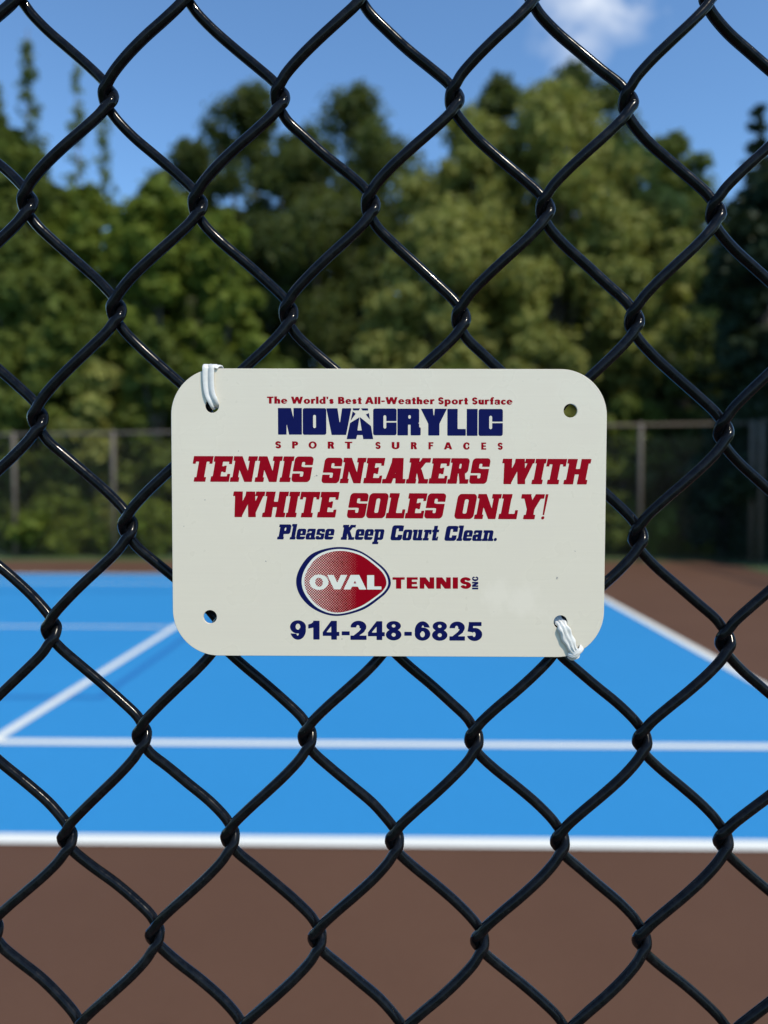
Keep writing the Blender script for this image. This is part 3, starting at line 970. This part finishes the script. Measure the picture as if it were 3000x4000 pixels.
p = Print()
for w, a, b, y, yt in (('Please', -39.2, -18.88, -9.06, -3.75), ('Keep', -16.75, -1.34, -9.2, -3.9), ('Court', .78, 17.93, -9.38, -4.06), ('Clean.', 19.77, 38.19, -9.55, -4.26)):
    p.word(SLAB, w, a, b, y, yt, SL, shear=.20, gap=.035)
p.build('request_lettering', navy_print, sign, 0.03)


def smooth_loop(pts, n=8):
    P = [Vector((*q, 0)) for q in pts]
    out = []
    m = len(P)
    for i in range(m):
        p0, p1, p2, p3 = P[i - 1], P[i], P[(i + 1) % m], P[(i + 2) % m]
        for k in range(n):
            t = k / n
            out.append(0.5 * ((2 * p1) + (p2 - p0) * t + (2 * p0 - 5 * p1 + 4 * p2 - p3) * t * t + (3 * p1 - p0 - 3 * p2 + p3) * t ** 3))
    return [(v.x, v.y) for v in out]


eggs = ([(-32.53, -23.98), (-30.79, -18.53), (-26.36, -13.86), (-18.04, -11.75), (-10.22, -13.02), (-3.38, -17.53), (-0.2, -20.9), (0.92, -24.45), (-0.15, -27.2), (-2.9, -29.9), (-9.27, -34.1), (-18.4, -36.2), (-25.95, -33.98), (-30.84, -29.4)],
        [(-30.57, -23.98), (-29.08, -19.02), (-24.9, -14.5), (-18.04, -12.48), (-10.22, -13.71), (-3.87, -18.02), (-0.95, -21.2), (-0.02, -24.45), (-1.0, -26.95), (-3.6, -29.4), (-9.76, -33.42), (-18.11, -35.5), (-24.68, -33.54), (-29.12, -28.9)],
        [(-29.59, -23.98), (-28.1, -19.26), (-24.17, -15.09), (-17.56, -13.12), (-10.22, -14.49), (-4.36, -18.51), (-1.55, -21.5), (-0.62, -24.41), (-1.55, -26.7), (-4.1, -29.0), (-10.25, -32.95), (-17.86, -35.0), (-23.9, -33.04), (-28.14, -28.76)])
oval = None
for nm, pts, mat, lift in (('oval_logo_rim', eggs[0], navy_print, 0.03), ('oval_logo_ring', eggs[1], white_print, 0.06), ('oval_logo_field', eggs[2], halftone, 0.09)):
    p = Print(); p.put(*fill([smooth_loop(pts)])); p.build(nm, mat, sign, lift)
p = Print()
for ch, a, b, y, yt in (('O', -27.74, -21.1, -26.86, -21.55), ('V', -21.5, -14.5, -26.75, -21.6), ('A', -15.75, -7.75, -26.78, -21.6), ('L', -7.45, -2.41, -26.77, -21.7)):
    p.word(gill_x, ch, a, b, y, yt)
p.build('oval_logo_lettering', white_print, sign, 0.12)
p = Print(); p.word(gill_x, 'TENNIS', 1.51, 29.2, -26.47, -22.44, gap=.10); p.build('company_lettering', red_print, sign, 0.03)
p = Print(); q = Print(); q.word(gill_x, 'INC', 0, 4.5, 0, 2.15, gap=.10)
p.put([(31.72 - y, -26.7 + x) for x, y in q.v], q.f); p.build('suffix_lettering', navy_print, sign, 0.03)
p = Print()
for ch, a, b, y, yt in (('9', -34.75, -29.13, -44.57, -37.84), ('1', -28.31, -24.29, -44.61, -37.89), ('4', -23.19, -17.3, -44.64, -37.92), ('-', -16.46, -13.63, -44.68, -37.97), ('2', -13.37, -7.67, -44.7, -37.99),
                        ('4', -7.18, -1.23, -44.74, -38.03), ('8', -.84, 4.68, -44.77, -38.08), ('-', 5.69, 8.34, -44.81, -38.12), ('6', 9.37, 14.88, -44.84, -38.15), ('8', 15.5, 20.93, -44.87, -38.19), ('2', 21.63, 27.12, -44.91, -38.23), ('5', 27.91, 33.22, -44.95, -38.28)):
    p.word(DIG, ch, a, b, y, yt)
p.build('phone_number_lettering', navy_print, sign, 0.03)

# ------------------------------------------------------------------ the two ties
SIGN_M = Matrix.Translation(S_LOC) @ F_ROT @ Matrix.Rotation(R(90), 4, 'X')


def strap(mb, ctrl, n, profile, closed=False):
    """ctrl: (point mm, width direction, width mm); profile: list of (across -1..1, height mm)"""
    P = catmull([Vector(c[0]) for c in ctrl], n)
    W = catmull([Vector(c[1]).normalized() for c in ctrl], n)
    S = catmull([Vector((c[2], 0, 0)) for c in ctrl], n)
    m = len(profile); vs, fs = [], []
    for i, pt in enumerate(P):
        t = (P[min(i + 1, len(P) - 1)] - P[max(i - 1, 0)]).normalized()
        w = W[i] - t * W[i].dot(t); w.normalize()
        nn = w.cross(t)
        for a, hh in profile:
            vs.append((pt + w * (a * S[i].x / 2) + nn * hh) * 1e-3)
    for i in range(len(P) - 1):
        for k in range(m):
            k2 = (k + 1) % m
            fs.append((i * m + k, i * m + k2, (i + 1) * m + k2, (i + 1) * m + k))
    fs.append(tuple(range(m))[::-1]); fs.append(tuple((len(P) - 1) * m + k for k in range(m)))
    mb.add(vs, fs)


tie = obj('cable_tie', None)
tie.matrix_world = SIGN_M
tag(tie, 'flat white grooved plastic tie looped through the upper left sign hole over its top edge', 'cable tie', 'ties holding the sign')
prof = [(-1, -.3), (-1, .28), (-.9, .38), (-.32, .40), (-.2, -.05), (.02, -.05), (.14, .46), (.9, .46), (1, .3), (1, -.3)]
mb = MB()
strap(mb, [((-61.0, 38.4, -5.6), (1, .50, 0), 2.6), ((-60.9, 37.5, -2.6), (1, .55, 0), 2.8), ((-60.75, 37.9, -.3), (1, .58, 0), 3.1), ((-61.25, 39.4, .5), (1, .42, 0), 3.5), ((-62.3, 42.0, .55), (1, .12, 0), 3.8),
           ((-62.75, 46.0, .58), (1, .0, 0), 4.0), ((-62.75, 49.4, .62), (1, 0, 0), 4.1), ((-62.7, 51.2, .45), (1, -.02, 0), 4.2), ((-62.4, 52.0, -.9), (1, -.04, 0), 4.6), ((-62.0, 51.6, -2.6), (1, -.04, .1), 5.0), ((-61.6, 49.0, -4.4), (1, 0, .2), 4.4), ((-61.6, 44.5, -6.2), (1, 0, .2), 4.0)], 7, prof)
mb.build('strap', tie_mat, tie)
mb = MB()
strap(mb, [((-61.2, 51.05, .35), (1, -.15, 0), 3.4), ((-60.9, 51.75, -.3), (1, -.12, 0), 3.8), ((-60.4, 51.9, -1.6), (1, -.1, 0), 4.2), ((-60.1, 50.9, -3.2), (1, -.1, .1), 4.2), ((-60.2, 47.5, -5.6), (1, 0, .2), 3.6)], 6,
      [(-1, -.25), (-1, .2), (-.8, .34), (.8, .34), (1, .2), (1, -.25)])
mb.build('loop_end', tie_mat, tie)

tie2 = obj('ribbon_tie', None)
tie2.matrix_world = SIGN_M
tag(tie2, 'crumpled white plastic ribbon knotted through the lower right sign hole round its corner', 'tie', 'ties holding the sign')


def crumple(mb, ctrl, n, seed, amp, thick):
    """a creased ribbon: strands across the width wander in height along the length"""
    rnd = random.Random(seed)
    P = catmull([Vector(c[0]) for c in ctrl], n)
    W = catmull([Vector(c[1]).normalized() for c in ctrl], n)
    S = catmull([Vector((c[2], 0, 0)) for c in ctrl], n)
    m = 11
    ph = [rnd.uniform(0, 6.28) for _ in range(m)]
    fr = [rnd.uniform(.5, 1.3) for _ in range(m)]
    base = [0.55 * math.sin(k * 1.9 + seed) + 0.3 * rnd.uniform(-1, 1) for k in range(m)]
    vs, fs = [], []
    for i, pt in enumerate(P):
        t = (P[min(i + 1, len(P) - 1)] - P[max(i - 1, 0)]).normalized()
        w = W[i] - t * W[i].dot(t); w.normalize(); nn = t.cross(w)
        top, bot = [], []
        for k in range(m):
            a = -1 + 2 * k / (m - 1)
            e = amp * (base[k] + .45 * math.sin(ph[k] + fr[k] * i * .45))
            dome = .55 * math.sqrt(max(0, 1 - a * a * .92))
            edge = 1 + .10 * math.sin(i * .7 + a * 2 + seed)
            q = pt + w * (a * edge * S[i].x / 2) + nn * (dome + e)
            top.append(q); bot.append(q - nn * thick)
        vs += [q * 1e-3 for q in top] + [q * 1e-3 for q in bot[::-1]]
    M2 = 2 * m
    for i in range(len(P) - 1):
        for k in range(M2):
            k2 = (k + 1) % M2
            fs.append((i * M2 + k, i * M2 + k2, (i + 1) * M2 + k2, (i + 1) * M2 + k))
    fs.append(tuple(range(M2))[::-1]); fs.append(tuple((len(P) - 1) * M2 + k for k in range(M2)))
    mb.add(vs, fs)


mb = MB()
crumple(mb, [((60.3, -37.2, -5.0), (1, .42, 0), 2.8), ((60.6, -38.0, -2.2), (1, .42, 0), 3.2), ((61.1, -38.9, -.2), (1, .42, 0), 3.6), ((61.7, -40.3, .75), (1, .42, 0), 3.9), ((62.8, -42.9, .7), (1, .45, 0), 4.3),
             ((64.1, -45.6, .8), (1, .48, 0), 4.0), ((65.2, -47.9, .9), (1, .5, 0), 3.0), ((65.9, -49.3, .7), (1, .5, 0), 2.6), ((66.2, -50.1, -.6), (1, .5, 0), 2.8), ((66.2, -49.8, -2.4), (1, .5, 0), 3.0), ((65.6, -47.5, -4.6), (1, .5, 0), 3.0)], 6, 4, .30, .22)
mb.build('ribbon', tie_mat, tie2, smooth=True)
mb = MB()
crumple(mb, [((63.6, -49.6, .1), (.3, 1, .2), 1.4), ((64.8, -50.1, .9), (.3, 1, .1), 2.1), ((66.2, -49.3, 1.3), (-.3, 1, 0), 1.9), ((67.6, -48.0, .9), (-.5, 1, 0), 1.9), ((68.4, -47.3, .2), (-.6, 1, 0), 2.4)], 6, 9, .22, .3)
crumple(mb, [((63.9, -50.4, -.8), (.2, 1, .3), 1.5), ((65.2, -50.9, .1), (.2, 1, .3), 2.0), ((66.6, -50.2, .3), (-.3, 1, .2), 2.0), ((67.3, -49.2, -.8), (-.5, 1, 0), 1.6)], 6, 13, .2, .3)
mb.build('knot', tie_mat, tie2, smooth=True)

# ------------------------------------------------------------------ fences across the court
def far_fence(name, label, A, B, n, h0, h1, posts_mat, group):
    A, B = Vector(A), Vector(B)
    root = obj(name, None, loc=A)
    tag(root, label, 'fence', group)
    L = (B - A).length; dr = (B - A).normalized()
    for i in range(n + 1):
        f = i / n; q = dr * (L * f); h = h0 + (h1 - h0) * f
        MB().tube([(q.x, q.y, 0), (q.x, q.y, h + .02), (q.x, q.y, h + .07)], [.05, .05, .015], 12).build('post', posts_mat, root)
    e = dr * L
    MB().tube([(0, 0, h0), (e.x, e.y, h1)], .030, 8).build('top_rail', posts_mat, root)
    # woven fabric: two families of thin slanting wires, one mesh
    mb = MB(); pitch = .057; rad = .0016
    k = int(L / pitch)
    side = Vector((-dr.y, dr.x, 0)) * .03
    for i in range(-int(h0 / pitch) - 1, k + 1):
        for sgn in (1, -1):
            s0 = i * pitch if sgn > 0 else (i * pitch + h0)
            s1 = s0 + sgn * h0
            a, b, za, zb = s0, s1, .03, h0 - .01
            def clip(a, b, za, zb):
                lo, hi = 0, L
                pts = []
                for u, z, u2, z2 in ((a, za, b, zb), (b, zb, a, za)):
                    if u < lo: z += (z2 - z) * (lo - u) / (u2 - u); u = lo
                    if u > hi: z += (z2 - z) * (hi - u) / (u2 - u); u = hi
                    pts.append((u, z))
                return pts
            if max(a, b) <= 0 or min(a, b) >= L: continue
            (ua, za2), (ub, zb2) = clip(a, b, za, zb)
            if abs(ua - ub) < .02: continue
            p0, p1 = dr * ua + side * (1 + .1 * sgn), dr * ub + side * (1 + .1 * sgn)
            mb.tube([(p0.x, p0.y, za2), (p1.x, p1.y, zb2)], rad, 3, cap=False)
    mb.build('fence_fabric', far_mesh_mat, root)
    return root


far_fence('perimeter_fence', 'tall weathered chain link fence with grey posts along the far edge of the court', (-18.64, 18.45, 0), (7.72, 17.0, 0), 11, 2.80, 3.06, post_mat, 'fences around the court')
far_fence('perimeter_fence', 'dark chain link fence running along the right side of the court by the shaded trees', (7.80, 16.75, 0), (7.9, 2.2, 0), 6, 3.06, 3.06, post_mat, 'fences around the court')

# ------------------------------------------------------------------ trees
PX = lambda px, y: (px - 863) / 1661 * y
HZ = lambda py, y: EYE + (1050 - py) / 1661 * y
LEAF = {
    'olive': make_leaf('olive_leaves', (0.26, 0.275, 0.06), (0.345, 0.355, 0.105), (0.28, 0.28, 0.075)),
    'mid': make_leaf('mid_green_leaves', (0.100, 0.138, 0.024), (0.165, 0.20, 0.040), (0.12, 0.150, 0.032)),
    'bright': make_leaf('bright_green_leaves', (0.135, 0.185, 0.022), (0.21, 0.25, 0.042), (0.155, 0.200, 0.032)),
    'dark': make_leaf('dark_green_leaves', (0.068, 0.092, 0.026), (0.105, 0.13, 0.036), (0.082, 0.10, 0.032)),
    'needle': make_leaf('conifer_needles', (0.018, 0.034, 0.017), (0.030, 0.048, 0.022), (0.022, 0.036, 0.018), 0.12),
}


def leaves(rng, centres, radii, per, size, up=0.35, squash=0.8):
    """many leaf-sized quads spread through boughs; returns verts, faces, bough value per face"""
    V, Bv = [], []
    for c, r in zip(centres, radii):
        n = max(8, int(per * (r ** 1.6)))
        d = rng.normal(size=(n, 3)); d /= np.linalg.norm(d, axis=1)[:, None]
        rad = r * rng.random(n) ** 0.45 * (0.75 + 0.5 * rng.random(n))
        pos = c + d * rad[:, None] * np.array([1, 1, squash])
        nrm = d * 0.6 + rng.normal(size=(n, 3)) * 0.55 + np.array([0, 0, up]); nrm /= np.linalg.norm(nrm, axis=1)[:, None]
        a = np.cross(nrm, rng.normal(size=(n, 3))); a /= np.linalg.norm(a, axis=1)[:, None]
        b = np.cross(nrm, a)
        s = size * (0.55 + 0.9 * rng.random(n))[:, None]
        q = np.stack([pos - a * s * .5, pos + b * s * .3 + nrm * s * .06, pos + a * s * .5, pos - b * s * .3 + nrm * s * .06], 1)
        V.append(q.reshape(-1, 3)); Bv.append(np.full(n * 4, rng.random()))
    V = np.concatenate(V); F = np.arange(len(V)).reshape(-1, 4)
    return V, F, np.concatenate(Bv)


def foliage(name, V, F, bv, mat, parent):
    me = mesh_np(name, V, F)
    at = me.attributes.new('bough', 'FLOAT', 'POINT')
    at.data.foreach_set('value', bv.astype(np.float32))
    return obj(name, me, mat, parent)


def tree(name, label, cat, px, Y, top, width, kind, seed, base=0.25, per=60, size=.26, boughs=105, group=None, spike=None, X=None, ztop=None, lean=0.0):
    rng = np.random.default_rng(seed); rnd = random.Random(seed)
    x = PX(px, Y) if X is None else X
    H = HZ(top, Y) if ztop is None else ztop
    W = width / 1661 * Y / 2
    root = obj(name, None, loc=(x, Y, 0))
    tag(root, label, cat, group)
    zc0, zc1 = H * base, H
    hc = (zc1 - zc0) / 2
    cs, rs = [], []
    for i in range(boughs):
        # a full crown with a domed, uneven top
        zz = (i + rng.random()) / boughs
        lim = W * math.sqrt(max(0.02, 1 - max(0.0, (zz - .5) / .5) ** 3.2)) * (.78 + .22 * min(1, zz / .25))
        a = rng.random() * 6.283
        rr = lim * (1 - .85 * rng.random() ** 2)
        r = W * (0.17 + 0.17 * rng.random())
        c = np.array([math.cos(a) * max(0, rr - r * .6) + lean * zz, math.sin(a) * max(0, rr - r * .6) * .85, zc0 + r * .5 + zz * (zc1 - zc0 - r * 1.35)])
        cs.append(c); rs.append(r)
    V, F, bv = leaves(rng, cs, rs, per / max(.25, (np.mean(rs)) ** 1.6) * 4.2, size)
    if spike:
        sc, sr = [], []
        for dx, dz, w_, n_ in spike:
            for i in range(n_):
                f = rng.random() ** .8
                spread = w_ * (1.25 - 1.0 * f)
                sc.append(np.array([dx + rng.normal() * spread * .55, rng.normal() * spread * .55, H * .66 + (dz - H * .66) * f])); sr.append(w_ * (.30 + .45 * rng.random()) * (1.15 - .5 * f))
        v2, f2, b2 = leaves(rng, sc, sr, 330, .13)
        F = np.concatenate([F, f2 + len(V)]); V = np.concatenate([V, v2]); bv = np.concatenate([bv, b2])
    foliage('crown', V, F, bv, LEAF[kind], root)
    mb = MB()
    tw = .055 + .012 * H
    zt = zc0 + hc * 1.25
    bend = [Vector((rnd.uniform(-.15, .15), rnd.uniform(-.15, .15), 0)) * H * .05 for _ in range(6)]
    tp = [Vector((0, 0, -.05))] + [Vector((bend[i].x, bend[i].y, zt * (i + 1) / 6)) for i in range(6)]
    mb.tube(tp, [tw * (1.25, 1, .86, .72, .55, .38, .16)[i] for i in range(7)], 9)
    for i in range(0, len(cs), 3):
        c = Vector(cs[i]); j = min(5, max(2, int(c.z / zt * 5 - 1))); s0 = tp[j]
        midp = s0.lerp(c, .5) + Vector((0, 0, -.1 * (c - s0).length * .5))
        mb.tube([s0, midp, c], [tw * .30, tw * .18, tw * .05], 5, cap=False)
    if spike:
        for dx, dz, w_, n_ in spike:
            mb.tube([(0, 0, H * .4), (dx * .7, 0, H * .7), (dx, 0, dz + .2)], [tw * .3, tw * .2, .012], 5)
    mb.build('trunk', bark_mat, root)
    return root


def conifer(name, label, px, Y, top, width, seed, X=None):
    rng = np.random.default_rng(seed); rnd = random.Random(seed)
    x = PX(px, Y) if X is None else X
    H = HZ(top, Y); W = width / 1661 * Y / 2
    root = obj(name, None, loc=(x, Y, 0)); tag(root, label, 'tree')
    mb = MB(); mb.tube([(0, 0, -.05), (0, 0, H * .5), (0, 0, H * .985)], [.16, .10, .015], 9)
    V, F, bvs = [], [], []
    nl = 26; off = 0
    for i in range(nl):
        f = i / (nl - 1); z = H * (.10 + .88 * f); L = W * (1 - f) ** .85 + .12
        nb = 9 if f < .8 else 6
        for k in range(nb):
            a = k / nb * 6.283 + i * 1.1 + rnd.uniform(-.3, .3); l = L * rnd.uniform(.72, 1.1)
            tip = Vector((math.cos(a) * l, math.sin(a) * l, z - l * .18 + rnd.uniform(0, .2)))
            mb.tube([(0, 0, z), tuple(tip)], [.022, .006], 4, cap=False)
            cen = [np.array([tip.x * t, tip.y * t, z + (tip.z - z) * t]) for t in np.linspace(.25, 1, 5)]
            v, fc, bv = leaves(rng, cen, [.10 + .16 * (1 - f) * (1.15 - .6 * t) for t in np.linspace(.25, 1, 5)], 190, .16, .1, .55)
            V.append(v); F.append(fc + off); bvs.append(bv); off += len(v)
    foliage('crown', np.concatenate(V), np.concatenate(F), np.concatenate(bvs), LEAF['needle'], root)
    mb.build('trunk', bark_mat, root)
    return root


G1 = 'trees beyond the far fence'
# far row, dark
tree('leafy_tree', 'dark green round topped tree right of the sky gap in the left half', 'tree', 555, 32, 185, 330, 'dark', 11, .12, group=G1)
tree('leafy_tree', 'tall dark green tree with a flat knobbly top behind the middle of the treeline', 'tree', 785, 34, 182, 370, 'dark', 12, .12, group=G1)
tree('leafy_tree', 'shorter dark tree filling the low sky gap left of the round topped dark tree', 'tree', 420, 31, 305, 260, 'dark', 13, .1, group=G1)
tree('leafy_tree', 'dark tree whose pointed tip rises just behind the left top of the pale olive tree', 'tree', 1075, 33, 175, 210, 'dark', 14, .12, group=G1)
tree('leafy_tree', 'dark tree with the highest top, just behind the crown of the pale olive tree', 'tree', 1235, 33, 148, 330, 'dark', 15, .12, group=G1)
tree('leafy_tree', 'dark tree on the sloping right shoulder of the treeline before the conifer', 'tree', 1435, 30, 300, 280, 'mid', 16, .1, group=G1)
tree('leafy_tree', 'low dark tree in the shaded gap below the middle of the treeline', 'tree', 700, 29, 400, 420, 'dark', 17, .05, group=G1)
tree('leafy_tree', 'low dark tree in shade under the right side of the pale olive tree', 'tree', 1330, 27, 640, 330, 'dark', 18, .03, group=G1)
tree('leafy_tree', 'dark green tree closing the gap between the two tallest dark trees of the left half', 'tree', 665, 30, 280, 300, 'dark', 19, .08, group=G1)
tree('leafy_tree', 'dark tree in shade between the pale olive trees and the conifer', 'tree', 1450, 28, 430, 330, 'dark', 20, .03, group=G1)
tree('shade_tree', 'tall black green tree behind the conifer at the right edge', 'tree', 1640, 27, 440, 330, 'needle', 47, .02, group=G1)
# pale olive trees
tree('olive_green_tree', 'large pale olive green tree with billowing clumps, tallest of its pale kind', 'tree', 1200, 26, 188, 430, 'olive', 21, .22, boughs=100, group=G1)
tree('olive_green_tree', 'pale olive green tree leaning on the left of the tallest pale tree', 'tree', 1010, 26.5, 238, 340, 'olive', 22, .2, boughs=85, group=G1)
tree('olive_green_tree', 'pale olive tree of middling height in front of the taller pale pair', 'tree', 985, 24, 440, 370, 'olive', 23, .28, boughs=80, group=G1)
tree('olive_green_tree', 'pale green tree low on the right flank of the tallest pale tree', 'tree', 1370, 25, 400, 320, 'olive', 24, .25, boughs=75, group=G1)
# left mass
tree('vine_covered_tree', 'vine covered tree with a tall thin leafy spire at the left edge', 'tree', 40, 21, 300, 270, 'mid', 31, .05, spike=[(.35, HZ(90, 21), .42, 95), (-.55, HZ(190, 21), .55, 95)], group=G1)
tree('vine_covered_tree', 'vine covered tree with two slim airy spires beside the left sky gap', 'tree', 190, 22, 395, 260, 'bright', 32, .05, spike=[(-.25, HZ(150, 22), .34, 70), (.5, HZ(250, 22), .34, 60)], group=G1)
tree('leafy_tree', 'bright green bushy tree below the low sky gap on the left', 'tree', 345, 21, 385, 270, 'bright', 33, .05, group=G1)
tree('leafy_tree', 'bright green rounded tree in front of the round topped dark tree', 'tree', 485, 20.5, 455, 190, 'bright', 34, .05, group=G1)
tree('leafy_tree', 'mid green leafy tree standing behind the far fence at the left', 'tree', 110, 20, 560, 300, 'mid', 35, .02, group=G1)
tree('leafy_tree', 'mid green tree cut by the left edge of the view under the leafy spires', 'tree', -25, 22, 225, 240, 'mid', 36, .02, group=G1)
# right, in shade
conifer('conifer', 'dark pointed conifer at the right edge beyond the court', 1618, 19.5, 245, 250, 41)
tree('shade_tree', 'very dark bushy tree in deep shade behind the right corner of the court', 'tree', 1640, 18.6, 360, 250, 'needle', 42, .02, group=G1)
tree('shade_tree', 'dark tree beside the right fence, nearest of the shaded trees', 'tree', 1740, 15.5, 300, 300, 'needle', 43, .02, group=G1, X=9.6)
tree('shade_tree', 'low shaded tree filling the dark gap left of the dark bushy tree', 'tree', 1490, 22.5, 690, 230, 'dark', 44, .02, group=G1)
tree('overhanging_tree', 'very tall tree at the right whose lowest leaf tips reach into the top right corner', 'tree', 1735, 22.0, 0, 250, 'dark', 45, .77, X=PX(1742, 22), ztop=20.0, group=G1)

# shrubs along the far fence
SH = 'shrubs along the far fence'
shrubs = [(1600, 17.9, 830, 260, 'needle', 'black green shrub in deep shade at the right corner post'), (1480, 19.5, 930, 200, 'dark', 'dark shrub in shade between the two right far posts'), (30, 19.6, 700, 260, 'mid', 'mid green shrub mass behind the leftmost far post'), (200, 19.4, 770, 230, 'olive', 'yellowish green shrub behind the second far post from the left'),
          (330, 19.4, 690, 200, 'mid', 'mid green shrub left of the sign behind the far fence'), (470, 20, 740, 220, 'mid', 'green shrub peeping over the upper left corner of the sign'),
          (620, 20, 760, 200, 'mid', 'dull green shrub just above the sign left of the pale one'), (800, 21, 715, 250, 'olive', 'pale round shrub just above the top edge of the sign'),
          (985, 21, 780, 200, 'mid', 'low green shrub above the middle of the sign'), (1165, 21, 700, 230, 'olive', 'pale green shrub above the right part of the sign'),
          (1340, 20, 850, 220, 'mid', 'green shrub right of the sign near the far fence rail'), (1450, 19.0, 1080, 190, 'bright', 'small bright green weedy shrub at the foot of the far fence'),
          (1250, 19.0, 1040, 200, 'mid', 'green shrub mostly behind the right side of the sign'), (700, 19.2, 980, 260, 'mid', 'green shrub behind the middle of the sign'), (960, 19.2, 980, 300, 'mid', 'wide green shrub behind the centre of the sign'),
          (110, 18.9, 1060, 240, 'bright', 'bright leafy shrub low between the two left far posts'), (300, 18.8, 1075, 200, 'bright', 'bright leafy shrub low between the far posts and the sign')]
for i, (px, Y, top, w, kd, lb) in enumerate(shrubs):
    tree('shrub', lb, 'shrub', px, Y, top, w, kd, 60 + i, .0, per=55, size=.24, boughs=40, group=SH)
